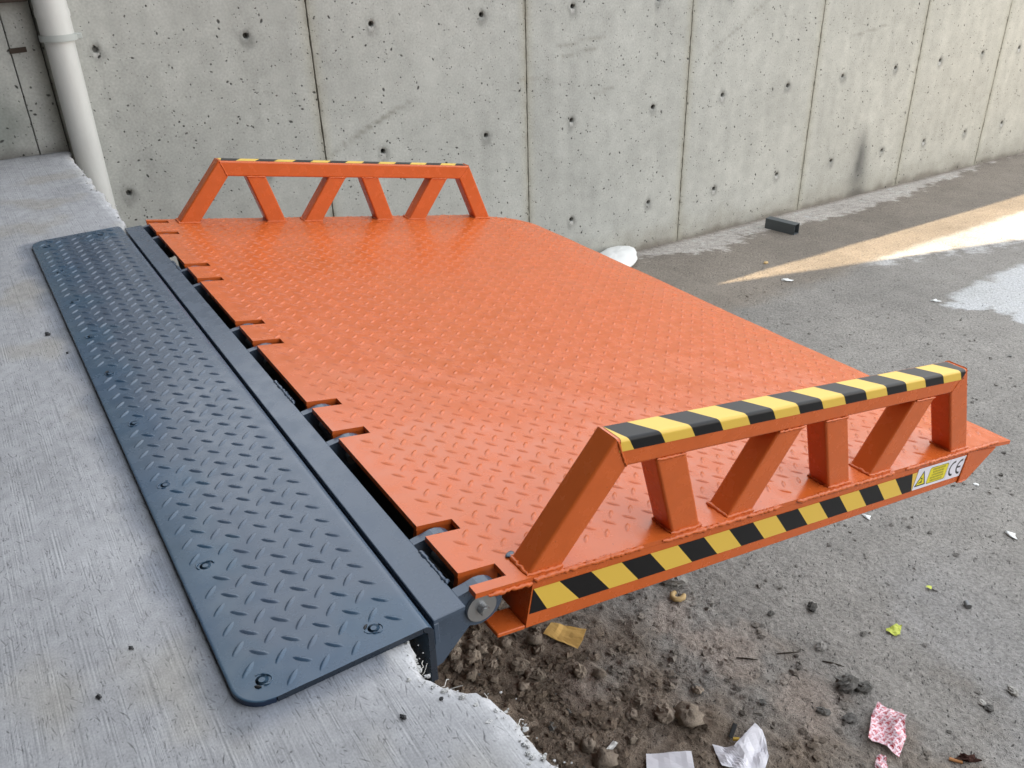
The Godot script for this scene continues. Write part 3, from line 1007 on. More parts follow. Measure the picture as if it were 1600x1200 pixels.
	mb.tube([P(0.0165, -0.046, 0.0215), P(0.0165, -0.046, 0.0205), P(0.0165, -0.046, 0.0165), P(0.0165, -0.046, 0.0157)], [0.0225, 0.0242, 0.0242, 0.0232], 36)
	var wa := obj("washer", mb, M.zinc, t)
	mb = Mb.new()
	mb.tube([P(0.0165, -0.046, 0.016), P(0.0165, -0.046, 0.009), P(0.0165, -0.046, 0.0078)], [0.0088, 0.0088, 0.0072], 6)
	mb.tube([P(0.0165, -0.046, 0.008), P(0.0165, -0.046, 0.0066)], [0.0058, 0.005], 14)
	obj("bolt_head", mb, M.zinc, wa)

	# --- deck plate
	var slots := []
	for z in LUGS:
		slots.append([z - 0.0135, z + 0.0145])
	slots[0] = [0.0185, 0.049]
	var us := merged([lines_of(0.0, 0.06, 0.02), lines_of(0.06, 1.0, 0.035), lines_of(1.0, LEN, 0.035)])
	var vl := [lines_of(0.0, 1.8, 0.035), lines_of(1.8, WID, 0.012)]
	for s in slots:
		vl.append(s)
	var vs := merged(vl)
	mb = Mb.new()
	var th := 0.0085
	var gone := func(i: int, j: int) -> bool:
		if i < 0 or j < 0 or i >= us.size() - 1 or j >= vs.size() - 1:
			return true
		var um := (us[i] + us[i + 1]) * 0.5; var vm := (vs[j] + vs[j + 1]) * 0.5
		if um > 0.06:
			return false
		for s in slots:
			if vm > s[0] and vm < s[1]:
				return true
		return false
	var idx := {}
	var pt := func(i: int, j: int) -> Vector3:
		return D(stretch_u(us[i], vs[j]), wob(us[i], vs[j]), vs[j])
	for i in us.size():
		for j in vs.size():
			var p: Vector3 = pt.call(i, j)
			var e := 0.01
			var gx := (wob(us[i] + e, vs[j]) - wob(us[i] - e, vs[j])) / (2 * e)
			var gv := (wob(us[i], vs[j] + e) - wob(us[i], vs[j] - e)) / (2 * e)
			mb.col = deck_tint(us[i], vs[j])
			idx[i * 1000 + j] = mb.vert(p, Vector3(-gx, 1, gv).normalized())
	mb.col = Color.WHITE
	var dn := Vector3(0, -th, 0)
	for i in us.size() - 1:
		for j in vs.size() - 1:
			if gone.call(i, j):
				continue
			var a: int = idx[i * 1000 + j]; var b: int = idx[(i + 1) * 1000 + j]; var c2: int = idx[(i + 1) * 1000 + j + 1]; var d2: int = idx[i * 1000 + j + 1]
			mb.ix.append_array([a, d2, b, b, d2, c2])
			var pa := mb.v[a]; var pb := mb.v[b]; var pc := mb.v[c2]; var pd := mb.v[d2]
			var mid := (pa + pc) * 0.5 + dn * 0.5
			mb.quad_out(pa + dn, pb + dn, pc + dn, pd + dn, mid)
			if gone.call(i - 1, j): mb.quad_out(pa, pd, pd + dn, pa + dn, mid)
			if gone.call(i + 1, j): mb.quad_out(pb, pc, pc + dn, pb + dn, mid)
			if gone.call(i, j - 1): mb.quad_out(pa, pb, pb + dn, pa + dn, mid)
			if gone.call(i, j + 1): mb.quad_out(pd, pc, pc + dn, pd + dn, mid)
	var deck := obj("deck_plate", mb, M.orange, t)
	deck.transform = tdeck
	tag(deck, "orange checker plate deck sloping down to its lip")
	mb = Mb.new()
	var feet := [[0.088, 0.149], [0.365, 0.428], [0.490, 0.552], [0.755, 0.819], [0.878, 0.945], [1.156, 1.220]]
	for i in range(0, 34):
		for j in range(-6, 46):
			for ab in 2:
				var u := 0.0406 - 0.0001 * i + 0.0415 * i + 0.0186 * ab
				var v := 0.1954 + 0.0417 * j + 0.0190 * ab
				if v < 0.016 or v > WID - 0.016 or u < 0.014 or u > lip(v) - 0.016:
					continue
				var skip := false
				for s in slots:
					if u < 0.078 and v > s[0] - 0.012 and v < s[1] + 0.012:
						skip = true
				var ve := minf(v, WID - v)
				if ve < 0.068:
					for f in feet:
						if u > f[0] - 0.03 and u < f[1] + 0.03:
							skip = true
				if ve < 0.03 and rng.randf() < 0.75:
					skip = true
				if skip:
					continue
				var dv := -1.0 if ab == 0 else 1.0
				mb.col = deck_tint(u, v)
				tread(mb, D(u, wob(u, v), v), D(0.69, 0, 0.72 * dv).normalized(), D(-0.72 * dv, 0, 0.69).normalized(), Vector3.UP, 0.0145, 0.0044, 0.0016)
	tag(obj("raised_tread", mb, M.orange, deck), "", "", "", "stuff")
	# weld along the near and far edges
	for vv in [-0.001, WID + 0.001]:
		for e in [[0.095, 0.30], [0.34, 0.62], [0.66, 0.95], [0.99, 1.335 if vv < 1.0 else 1.23]]:
			weld(deck, D(e[0], -0.004, vv), D(e[1], -0.004, vv), 0.0045, M.orange)
		weld(deck, D(0.02, -0.0085, vv), D(0.095, -0.0095, vv), 0.004, M.orange)
	# paint flake by the near post
	# --- side channels
	for side in [0, 1]:
		var v0 := 0.0 if side == 0 else WID
		var sg := 1.0 if side == 0 else -1.0
		mb = Mb.new()
		var prof := PackedVector2Array()
		for e in [[0.0, -0.0090], [0.0, -0.0795], [0.0012, -0.0813], [0.044, -0.0813], [0.0455, -0.080], [0.0455, -0.0755], [0.043, -0.0740], [0.014, -0.0722], [0.0085, -0.069], [0.0065, -0.063], [0.0065, -0.024], [0.009, -0.0185], [0.014, -0.0160], [0.044, -0.0150], [0.044, -0.0090]]:
			prof.append(Vector2(e[0] * sg, e[1]))
		mb.prism(prof, D(0.656, 0, v0), Vector3(0, 0, -1), Vector3(0, 1, 0), Vector3(0.561, 0, 0))
		for k in mb.v.size():
			if mb.v[k].y < -0.05:
				mb.v[k].y -= 0.010 * (1.217 - mb.v[k].x) / 1.12
		mb.box(D(0.0705, -0.0885, v0 + sg * 0.0228), Vector3(0.0235, 0, 0), Vector3(0, 0.0034, 0), Vector3(0, 0, 0.0228), 0.0012)
		var ch := obj("side_channel", mb, M.orange, t)
		ch.transform = tdeck
		tag(ch, "near side channel with hazard tape" if side == 0 else "far side channel under the deck")
		mb = Mb.new()
		var tip := Vector2(1.333, -0.0172) if side == 0 else Vector2(1.262, -0.0130)
		mb.prism(PackedVector2Array([Vector2(1.2175, -0.009), Vector2(1.2175, -0.0835), Vector2(1.252, -0.0835), tip]), D(0, 0, v0 + sg * 0.003), Vector3(1, 0, 0), Vector3(0, 1, 0), Vector3(0, 0, 0.0042))
		bead(mb, D(1.2172, -0.012, v0 - sg * 0.001), D(1.2172, -0.083, v0 - sg * 0.001), 0.003)
		bead(mb, D(1.220, -0.0825, v0 - sg * 0.001), D(1.250, -0.0815, v0 - sg * 0.001), 0.0028)
		obj("end_gusset", mb, M.orange, ch)
		var prof2 := [[D(0, -0.0215, v0 - sg * 0.0007), Vector3(0, 0, sg), 0.0], [D(0, -0.0655, v0 - sg * 0.0007), Vector3(0, 0, sg), 0.044]]
		stripes(ch, prof2, Vector3.ZERO, Vector3(1, 0, 0), 0.0975, 1.0395, 0.0259, 0.0586, 1.0, false)
	sticker(t)
	# --- knuckles and beams under the deck
	for k in LUGS.size():
		mb = Mb.new()
		var s: Array = slots[k]
		var poly := PackedVector2Array([Vector2(0.002, -0.0088), Vector2(0.0745, -0.0088), Vector2(0.0745, -0.074), Vector2(0.03, -0.074), Vector2(0.002, -0.045)])
		mb.prism(poly, D(0, 0, s[1] + 0.006), Vector3(1, 0, 0), Vector3(0, 1, 0), Vector3(0, 0, 0.005))
		var kn := obj("hinge_knuckle", mb, M.orange, t)
		kn.transform = tdeck
	mb = Mb.new()
	mb.prism(PackedVector2Array([Vector2(0.05, -0.0095), Vector2(0.05, -0.080), Vector2(0.25, -0.19), Vector2(1.75, -0.19), Vector2(1.95, -0.080), Vector2(1.95, -0.0095)]), D(0.0715, 0, 0), Vector3(0, 0, -1), Vector3(0, 1, 0), Vector3(0.003, 0, 0))
	var rb := obj("added_gap_beam", mb, M.gap_black, t)  # added piece, deep enough to keep light out of the hinge gap
	rb.transform = tdeck
	mb = Mb.new()
	mb.box(P(-0.0545, -0.22, 0.9915), Vector3(0.003, 0, 0), Vector3(0, 0.17, 0), Vector3(0, 0, 0.945), 0.001)
	obj("added_gap_plate", mb, M.gap_black, t)  # added dark sheet behind the hinge, there to blacken the gap
	for vv in [0.155, WID - 0.155]:
		mb = Mb.new()
		mb.box(D(0.0985, -0.0505, vv), Vector3(0.003, 0, 0), Vector3(0, 0.0345, 0), Vector3(0, 0, 0.1480), 0.001)
		var ep := obj("end_plate", mb, M.orange, t)
		ep.transform = tdeck
	for e in [[0.62, 0.02], [1.19, 0.02]]:
		mb = Mb.new()
		mb.box(D(e[0], -0.048, WID * 0.5), Vector3(e[1], 0, 0), Vector3(0, 0.039, 0), Vector3(0, 0, WID * 0.5 - 0.05), 0.002)
		var cb := obj("cross_beam", mb, M.orange, t)
		cb.transform = tdeck
	rail(t, 0.0053, 1.0, "near guard rail of square tube, striped along its top")
	rail(t, WID - 0.005, -1.0, "far guard rail of square tube by the wall")

func bolts() -> Array:
	var r := []
	for z in [0.018, 0.267, 0.505, 0.74, 0.975, 1.19, 1.43, 1.67, 1.912]:
		r.append(Vector2(-0.2885, z))
	r.append(Vector2(-0.141, 0.02))
	r.append(Vector2(-0.141, 1.936))
	return r

func plate_tint(x: float, z: float) -> Color:
	# fresh blue touch-up paint brushed round the bolts, over the greyer first coat
	var w := 0.0
	for b in bolts():
		var d := Vector2(x - b.x, (z - b.y) * 0.8).length() + 0.03 * n1.get_noise_2d(x * 20.0, z * 20.0)
		w = maxf(w, 1.0 - sstep(0.02, 0.085, d))
	w = maxf(w, 0.8 * (1.0 - sstep(0.0, 0.09, x + 0.325 + 0.05 * n1.get_noise_2d(z * 6.0, 1.0) - 0.02)))
	w = maxf(w, 1.0 - sstep(0.02, 0.07, z + 0.017 + 0.03 * n1.get_noise_2d(x * 15.0, 7.0)))
	var pale_sheen := sstep(-0.3, 0.5, n1.get_noise_2d(x * 7.0, z * 2.2 + 15.0))  # uneven pale sheen put into the colour
	var c := Color(1.0, 1.0, 1.0).lerp(Color(1.75, 1.5, 1.3), pale_sheen * 0.55).lerp(Color(0.55, 0.86, 1.45), w * 0.85)
	return c * (1.0 + 0.06 * n1.get_noise_2d(x * 6.0, z * 4.0 + 80.0))

func sticker(t: Node) -> void:
	var W := 480; var H := 128
	var im := Image.create(W, H, false, Image.FORMAT_RGB8)
	var white := Color(0.86, 0.85, 0.88); var black := Color(0.03, 0.03, 0.05); var yel := Color(0.86, 0.80, 0.12)
	for y in H:
		for x in W:
			var px := x + 0.5; var py := y + 0.5
			var c := white
			# warning triangle
			var tx := (px - 62.0); var ty := (py - 18.0)
			var h := 92.0
			if ty > 0.0 and ty < h and absf(tx) < ty * 0.58:
				c = black
				var iy := ty - 14.0
				if iy > 0.0 and ty < h - 7.0 and absf(tx) < iy * 0.56:
					c = yel
					# symbol inside: a bar over a bent stroke
					if (ty > 44.0 and ty < 51.0 and absf(tx + 3.0) < 9.0) or (ty > 51.0 and ty < 74.0 and absf(tx - 7.0 + (ty - 51.0) * 0.35) < 3.6) or (ty > 68.0 and ty < 76.0 and tx > -20.0 and tx < 14.0 and absf(ty - 72.0 + tx * 0.08) < 3.5):
						c = black
			# yellow text panel with a black outline and five lines of small print
			var q := Vector2(maxf(absf(px - 216.0) - 80.0, 0.0), maxf(absf(py - 64.0) - 36.0, 0.0)).length()
			if q < 13.0:
				c = black if q > 9.5 else yel
				if q < 9.5:
					for k in 5:
						var cy: float = 30.0 + k * 17.0
						var wd: float = [64.0, 56.0, 58.0, 66.0, 60.0][k]
						if absf(py - cy) < 4.6 and absf(px - 216.0) < wd and int(px * 0.31 + k * 3) % 4 != 0:
							if absf(py - cy) > 2.6 or int(px * 0.62 + k) % 2 == 0:
								c = c.lerp(black, 0.72)
			if absf(px - 318.0) < 1.2:
				c = Color(0.5, 0.5, 0.55)
			# C and E as two arcs
			for e in [[378.0, 0], [452.0, 1]]:
				var d := Vector2(px - e[0], py - 64.0)
				if d.x < 6.0 and absf(d.length() - 40.0) < 6.2:
					c = black
				if e[1] == 1 and absf(d.y) < 5.5 and d.x > -38.0 and d.x < 0.0:
					c = black
			im.set_pixel(x, y, c)
	var m := mat(Color.WHITE, 0.35)
	m.albedo_texture = ImageTexture.create_from_image(im)
	var mb := Mb.new()
	var z := -0.0010
	var a := mb.vert(D(1.0405, -0.0145, z), Vector3(0, 0, 1), Vector2(0, 0)); mb.vert(D(1.2155, -0.0145, z), Vector3(0, 0, 1), Vector2(1, 0))
	mb.vert(D(1.2155, -0.0645, z), Vector3(0, 0, 1), Vector2(1, 1)); mb.vert(D(1.0405, -0.0645, z), Vector3(0, 0, 1), Vector2(0, 1))
	mb.ix.append_array([a, a + 1, a + 2, a, a + 2, a + 3])
	var o := obj("warning_sticker", mb, m, t.get_node("side_channel"))
	tag(o, "white warning and CE sticker at the end of the near channel")

# ---------------------------------------------------------------- litter and stones
func clod(mb: Mb, o: Vector3, r: Vector3, sd: float, rows := 9, seg := 13, jag := 0.35, facets := false) -> void:
	var pos := PackedVector3Array(); var uv := PackedVector2Array(); var cc := PackedColorArray()
	for i in rows + 1:
		var th := PI * i / rows
		for j in seg + 1:
			var ph := TAU * (j % seg) / seg
			var d := Vector3(sin(th) * cos(ph), cos(th), sin(th) * sin(ph))
			var q := d * 1.6 + Vector3(sd, sd * 1.7, -sd)
			var k := 1.0 + jag * (n1.get_noise_3d(q.x * 0.9, q.y * 0.9, q.z * 0.9) * 1.2 + 0.45 * n1.get_noise_3d(q.x * 2.4, q.y * 2.4, q.z * 2.4))
			pos.append(o + d * r * k); uv.append(Vector2.ZERO); cc.append(mb.col)
	if not facets:
		mb.sheet(pos, rows + 1, seg + 1, uv, cc, Vector3(0.0, 1.0, 0.0))
		return
	for i in rows:
		for j in seg:
			var a := pos[i * (seg + 1) + j]; var b := pos[i * (seg + 1) + j + 1]
			var c2 := pos[(i + 1) * (seg + 1) + j + 1]; var d2 := pos[(i + 1) * (seg + 1) + j]
			mb.quad_out(a, b, c2, d2, o)

func flat_piece(mb: Mb, pts: Array, y: float, amp: float, freq: float, levels: int, sd: float, at: Vector3, uvs := 1.0) -> void:
	var poly := PackedVector2Array()
	for e in pts:
		poly.append(Vector2(e[0], e[1]))
	var idx := Geometry2D.triangulate_polygon(poly)
	var tris := []
	for k in range(0, idx.size(), 3):
		tris.append([poly[idx[k]], poly[idx[k + 1]], poly[idx[k + 2]]])
	for l in levels:
		var nx := []
		for q in tris:
			var a: Vector2 = (q[0] + q[1]) * 0.5; var b: Vector2 = (q[1] + q[2]) * 0.5; var c: Vector2 = (q[2] + q[0]) * 0.5
			nx.append([q[0], a, c]); nx.append([a, q[1], b]); nx.append([c, b, q[2]]); nx.append([a, b, c])
		tris = nx
	for q in tris:
		var w := []
		for p in q:
			var h := absf(n1.get_noise_2d(p.x * freq + sd, p.y * freq)) * 1.7 + 0.35 * absf(n1.get_noise_2d(p.x * freq * 2.7, p.y * freq * 2.7 + sd))
			w.append(P(p.x, y + amp * h, p.y) - at)
		var nn: Vector3 = (w[1] - w[0]).cross(w[2] - w[0]).normalized()
		if nn.y < 0.0:
			nn = -nn
			var s = w[1]; w[1] = w[2]; w[2] = s
			var s2 = q[1]; q[1] = q[2]; q[2] = s2
		var i := mb.vert(w[0], nn, q[0] * uvs); mb.vert(w[1], nn, q[1] * uvs); mb.vert(w[2], nn, q[2] * uvs)
		mb.ix.append_array([i, i + 2, i + 1])

func litter(called: String, label: String, cat: String, pts: Array, m: Material, amp: float, freq: float, sd: float, lift := 0.004) -> MeshInstance3D:
	var c := Vector2.ZERO
	for e in pts:
		c += Vector2(e[0], e[1])
	c /= pts.size()
	var y := yard_y(c.x, c.y)
	var at := P(c.x, y, c.y)
	var mb := Mb.new()
	flat_piece(mb, pts, y + lift, amp, freq, 3, sd, at, 1.0)
	var o := obj(called, mb, m)
	o.position = at
	tag(o, label, cat)
	return o

func liner_material() -> StandardMaterial3D:
	var S := 256
	var im := Image.create(S, S, false, Image.FORMAT_RGB8)
	im.fill(Color(0.90, 0.82, 0.85))
	var glyph := ["111100100000100", "000110110001100", "011110101010100", "000110100100100", "111100100000100"]
	var red := Color(0.70, 0.02, 0.12)
	for r in 8:
		for k in 4:
			var ox := k * 64 + (32 if r % 2 else 0)
			var oy := r * 32 + 4
			for y in 25:
				for x in 60:
					if glyph[y / 5][x / 4] == "1":
						im.set_pixel(posmod(ox + x, S), posmod(oy + y, S), red)
	var m := mat(Color.WHITE, 0.45)
	m.albedo_texture = ImageTexture.create_from_image(im)
	m.uv1_scale = Vector3(10, 10, 1)
	return m

func build_litter() -> void:
	litter("yellow_paper", "creased yellow paper rectangle lying in the soil below the near channel", "paper", [[0.672, 0.794], [0.741, 0.712], [0.706, 0.682], [0.675, 0.666], [0.625, 0.769]], M.kraft, 0.008, 6.0, 1.0, 0.008)
	litter("tape_liner", "crumpled white tape liner printed in red on the grey mud", "wrapper", [[1.214, 0.063], [1.232, 0.03], [1.24, -0.006], [1.212, -0.018], [1.185, -0.045], [1.118, -0.072], [1.121, -0.032], [1.099, 0.005], [1.169, 0.047]], liner_material(), 0.022, 7.0, 5.0)
	litter("tape_liner", "small torn scrap of red printed liner near the bottom edge", "wrapper", [[1.085, -0.035], [1.098, -0.05], [1.07, -0.08], [1.045, -0.075], [1.055, -0.05]], liner_material(), 0.014, 14.0, 7.0)
	litter("white_tissue", "folded white translucent paper standing up beside the brown soil", "paper", [[0.766, 0.216], [0.80, 0.175], [0.814, 0.178], [0.876, 0.181], [0.888, 0.165], [0.885, 0.149], [0.858, 0.111], [0.821, 0.09], [0.79, 0.10], [0.739, 0.154]], M.paper, 0.036, 3.6, 11.0, 0.010)
	litter("white_paper", "flat pale lilac paper sheet at the bottom edge beside the broken slab", "paper", [[0.607, 0.286], [0.706, 0.228], [0.66, 0.16], [0.55, 0.215]], M.paper, 0.006, 5.0, 17.0, 0.01)
	litter("torn_label", "small white torn label on the damp brown soil", "label", [[0.526, 0.352], [0.542, 0.356], [0.564, 0.364], [0.569, 0.35], [0.533, 0.338]], M.white, 0.005, 20.0, 19.0, 0.008)
	for e in [[3.31, 2.235, 0.032, "white plastic scrap in the shade beside the sunlit streak"], [3.709, 1.575, 0.022, "white chip at the tip of the dry concrete patch"], [2.177, 0.261, 0.022, "white chip far out on the grey yard near the right edge"], [2.351, 0.495, 0.012, "tiny white chip below the leveler lip"], [1.874, 0.597, 0.018, "white chip just outside the hazard striped channel"]]:
		var mb := Mb.new()
		clod(mb, Vector3(0, e[2] * 0.16, 0), Vector3(e[2], e[2] * 0.2, e[2] * 0.55), e[0] * 7.0, 6, 8, 1.0)
		var o := obj("white_chip", mb, M.white)
		o.position = P(e[0], yard_y(e[0], e[1]), e[1]); o.rotation.y = 0.6 * e[0]
		tag(o, e[3], "scrap", "white scraps on the yard")
	# leaves
	for e in [[1.487, 0.207, 0.027, "yellow green leaf curled on the grey mud"], [1.728, 0.26, 0.012, "scrap of green leaf beside the metal cap"]]:
		var pts := []
		for k in 12:
			var a := TAU * k / 12.0
			var rr: float = e[2] * (1.0 + 0.25 * sin(a * 3.0 + 1.0))
			pts.append([e[0] + rr * cos(a), e[1] + rr * 0.62 * sin(a)])
		litter("leaf", e[3], "leaf", pts, M.leaf, e[2] * 0.6, 11.0, e[0], 0.003)
	# shell
	var mb := Mb.new()
	clod(mb, Vector3(0, 0.006, 0), Vector3(0.016, 0.008, 0.011), 3.0, 8, 12, 0.2)
	var o := obj("leaf", mb, M.shell)
	o.position = P(3.41, yard_y(3.41, 2.485), 2.485)
	tag(o, "curled tan dry leaf at the rim of the sunlit streak", "leaf")
	mb = Mb.new()
	var pp := []; var pr := []
	for k in 13:
		var a := 0.5 + 4.4 * k / 12.0
		pp.append(Vector3(0.019 * cos(a), 0.011, 0.016 * sin(a)))
		pr.append(0.0095 * (1.0 - 0.25 * absf(sin(k * 1.6))) * (0.75 if k == 0 or k == 12 else 1.0))
	mb.tube(pp, pr, 10)
	o = obj("peanut_shell", mb, M.shell)
	o.position = P(1.06, yard_y(1.06, 0.666), 0.666)
	tag(o, "curled yellow shell on the mud beside the hazard channel", "shell")
	# cigarette ends and the metal cap
	mb = Mb.new()
	mb.tube([Vector3(-0.016, 0.005, 0), Vector3(0.014, 0.005, 0)], [0.0042, 0.0042], 12)
	o = obj("cigarette_end", mb, M.cork)
	o.position = P(1.235, yard_y(1.235, -0.15), -0.15); o.rotation.y = 2.2
	tag(o, "orange cigarette end at the bottom edge of the photo", "cigarette end")
	mb = Mb.new()
	mb.col = Color(0.12, 0.06, 0.05)
	clod(mb, Vector3(0, 0.006, 0), Vector3(0.022, 0.009, 0.010), 9.0, 8, 12, 0.9, true)
	o = obj("wood_chip", mb, M.soil)
	o.position = P(1.262, yard_y(1.262, -0.165), -0.165); o.rotation.y = 2.3
	tag(o, "dark reddish chip lying beside the cigarette end", "chip")
	mb = Mb.new()
	mb.tube([Vector3(-0.010, 0.009, 0), Vector3(0.011, 0.009, 0)], [0.0088, 0.0088], 16, false)
	mb.tube([Vector3(0.011, 0.009, 0), Vector3(-0.010, 0.009, 0)], [0.0076, 0.0076], 16, false)
	mb.tube([Vector3(0.008, 0.009, 0), Vector3(0.011, 0.009, 0)], [0.0086, 0.0086], 16)
	o = obj("metal_cap", mb, M.cap)
	o.position = P(1.754, yard_y(1.754, 0.15), 0.15); o.rotation.y = 0.9 + PI
	tag(o, "small hollow metal cap lying on its side", "cap")
	# offcut of hazard tape backing
	mb = Mb.new()
	mb.box(Vector3(0, 0.012, 0), Vector3(0.005, 0, 0.002), Vector3(0, 0.003, 0.004), Vector3(-0.008, 0, 0.022), 0.0008)
	o = obj("tape_scrap", mb, M.tape_k)
	o.position = P(0.838, yard_y(0.838, 0.215), 0.215); o.rotation.y = -0.7
	tag(o, "short scrap of black tape behind the white tissue", "tape")
	mb = Mb.new()
	mb.box(Vector3(0.006, 0.010, 0.024), Vector3(0.008, 0.001, 0), Vector3(0, 0.003, 0), Vector3(0, 0, 0.004), 0.0008)
	obj("yellow_end", mb, M.tape_y, o)
	# steel tube offcut by the wall
	mb = Mb.new()
	var ax := (P(3.958, 0, 2.735) - P(3.917, 0, 2.945))
	var L := ax.length() * 0.5
	ax = ax.normalized()
	var sd := ax.cross(Vector3.UP).normalized()
	for s in [-1.0, 1.0]:
		mb.box(Vector3(0, 0.034, 0) + sd * (0.0275 * s), ax * L, Vector3(0, 0.034, 0), sd * 0.0015, 0.0008)
	for s in [0.0015, 0.0665]:
		mb.box(Vector3(0, s, 0), ax * L, Vector3(0, 0.0015, 0), sd * 0.0262, 0.0006)
	o = obj("steel_tube", mb, M.steel)
	o.position = P(3.937, yard_y(3.937, 2.84) + 0.001, 2.84)
	tag(o, "short dark grey offcut of rectangular steel tube by the wall", "steel tube")
	# white plastic sack behind the leveler
	mb = Mb.new()
	clod(mb, Vector3(0, 0.045, 0), Vector3(0.22, 0.045, 0.12), 21.0, 20, 32, 0.10)
	o = obj("plastic_sack", mb, M.white)
	o.position = P(2.66, GY, 2.98); o.rotation.y = 0.55
	tag(o, "white plastic sack lying behind the far corner of the leveler deck", "sack")
	# paint flake on the deck
	mb = Mb.new()
	mb.col = Color(0.9, 1.0, 1.2)
	clod(mb, Vector3(0, 0.002, 0), Vector3(0.009, 0.0022, 0.005), 2.0, 6, 10, 0.3)
	o = obj("paint_flake", mb, M.grey)
	o.transform = tdeck * Transform3D(Basis(Vector3.UP, 0.5), D(0.0905, 0.0005, 0.0565))
	tag(o, "small blue grey paint flake on the orange deck by the near rail", "flake")

func build_stones() -> void:
	# clods of soil in front of the dock, the largest ones as things
	var big := [[0.5, 0.704, 0.026], [0.511, 0.671, 0.017], [0.527, 0.652, 0.02], [0.593, 0.764, 0.024], [0.584, 0.73, 0.018], [0.466, 0.637, 0.016], [0.627, 0.593, 0.022], [0.669, 0.556, 0.019], [0.653, 0.463, 0.013], [0.659, 0.405, 0.017], [0.726, 0.349, 0.026], [0.770, 0.308, 0.034], [0.859, 0.366, 0.015], [0.499, 0.387, 0.024], [0.457, 0.409, 0.014], [0.609, 0.345, 0.014], [0.706, 0.423, 0.018], [0.438, 0.806, 0.018], [0.431, 0.742, 0.018], [0.423, 0.835, 0.02], [0.359, 0.825, 0.022], [0.513, 0.8, 0.017], [0.47, 0.785, 0.016], [0.511, 0.328, 0.03], [0.400, 0.79, 0.022], [0.385, 0.87, 0.022], [0.45, 0.87, 0.017], [0.36, 0.73, 0.02], [0.34, 0.78, 0.019], [0.55, 0.84, 0.018], [0.62, 0.79, 0.014], [0.41, 0.70, 0.015]]
	for k in big.size():
		var e: Array = big[k]
		var mb := Mb.new()
		var g := rng.randf_range(0.85, 1.3)
		mb.col = Color(0.52, 0.43, 0.345) * g
		clod(mb, Vector3(0, e[2] * 0.45, 0), Vector3(e[2], e[2] * rng.randf_range(0.55, 0.85), e[2] * rng.randf_range(0.7, 1.0)), k * 3.1, 9, 13, 0.52, k % 2 == 0)
		var o := obj("soil_clod", mb, M.soil)
		o.position = P(e[0], yard_y(e[0], e[1]), e[1])
		o.rotation.y = rng.randf() * TAU
		var own: Dictionary = {11: "largest brown clod, behind the white tissue and the black tape scrap", 23: "big brown clod at the bottom edge between slab and lilac paper", 3: "brown clod just left of the yellow paper", 4: "smaller clod touching the left corner of the yellow paper", 0: "pale brown clod right of the broken slab corner, biggest of its cluster", 16: "lone small clod between the largest one and the yellow paper", 12: "low clod right of the largest brown one, on the greyer mud"}
		tag(o, own.get(k, "brown clod of loose soil below the hinge end of the leveler"), "clod", "clods of soil below the hinge")
	for e in [[1.095, 0.724, 0.03, "grey stone at the foot of the near channel above the yellow shell", 0.34], [1.205, 0.152, 0.028, "dark broken lump of mud above the red printed liner", 0.17], [1.232, 0.118, 0.02, "low dark mud lump right of the broken lump", 0.15], [1.259, 0.286, 0.016, "oval grey pebble left of the yellow green leaf", 0.30], [1.363, 0.405, 0.017, "dark shrivelled leaf like lump on the open mud", 0.09], [1.122, 0.078, 0.017, "round dark stone left of the red printed liner", 0.16], [1.081, 0.129, 0.014, "small dark stone further left of the red printed liner", 0.18], [1.454, -0.085, 0.009, "pale pebble on the smooth film at the right", 0.5], [1.452, -0.106, 0.011, "dark pebble beside the pale one at the right", 0.16], [0.862, 0.369, 0.016, "low mud lump on the border of brown and grey soil", 0.22], [1.243, 0.457, 0.010, "tiny dark stone between the stick and the channel", 0.14], [1.553, -0.108, 0.012, "pale flat chip at the far right edge", 0.42]]:
		var mb := Mb.new()
		mb.col = Color(1.0, 0.95, 0.88) * e[4] * 1.8
		clod(mb, Vector3(0, e[2] * 0.4, 0), Vector3(e[2] * 1.15, e[2] * 0.62, e[2] * 0.8), e[0] * 13.0, 8, 11, 0.65, true)
		var o := obj("stone", mb, M.soil)
		o.position = P(e[0], yard_y(e[0], e[1]), e[1])
		o.rotation.y = e[0] * 5.0
		tag(o, e[3], "stone")
	# sticks
	for e in [[1.138, 0.338, 1.196, 0.31, "straight dark twig lying on the grey mud"], [1.033, 0.393, 1.073, 0.35, "thin bent twig left of the straight one"], [1.225, 0.25, 1.255, 0.20, "short dark twig right of the straight one"]]:
		var mb := Mb.new()
		var a := P(e[0], yard_y(e[0], e[1]) + 0.003, e[1]); var b := P(e[2], yard_y(e[2], e[3]) + 0.004, e[3])
		mb.col = Color(0.10, 0.08, 0.065)
		mb.tube([Vector3.ZERO, (b - a) * 0.5 + Vector3(0.002, 0.002, 0.003), b - a], [0.0018, 0.0022, 0.0012], 6)
		var o := obj("twig", mb, M.soil)
		o.position = a
		tag(o, e[4], "twig")
	# grit and crumbs: nobody could count these
	var mm := MultiMesh.new()
	mm.transform_format = MultiMesh.TRANSFORM_3D
	mm.use_colors = true
	var mb := Mb.new()
	clod(mb, Vector3.ZERO, Vector3.ONE, 4.0, 5, 7, 0.9, true)
	mm.mesh = mb.mesh()
	mm.mesh.surface_set_material(0, M.soil)
	var list := []
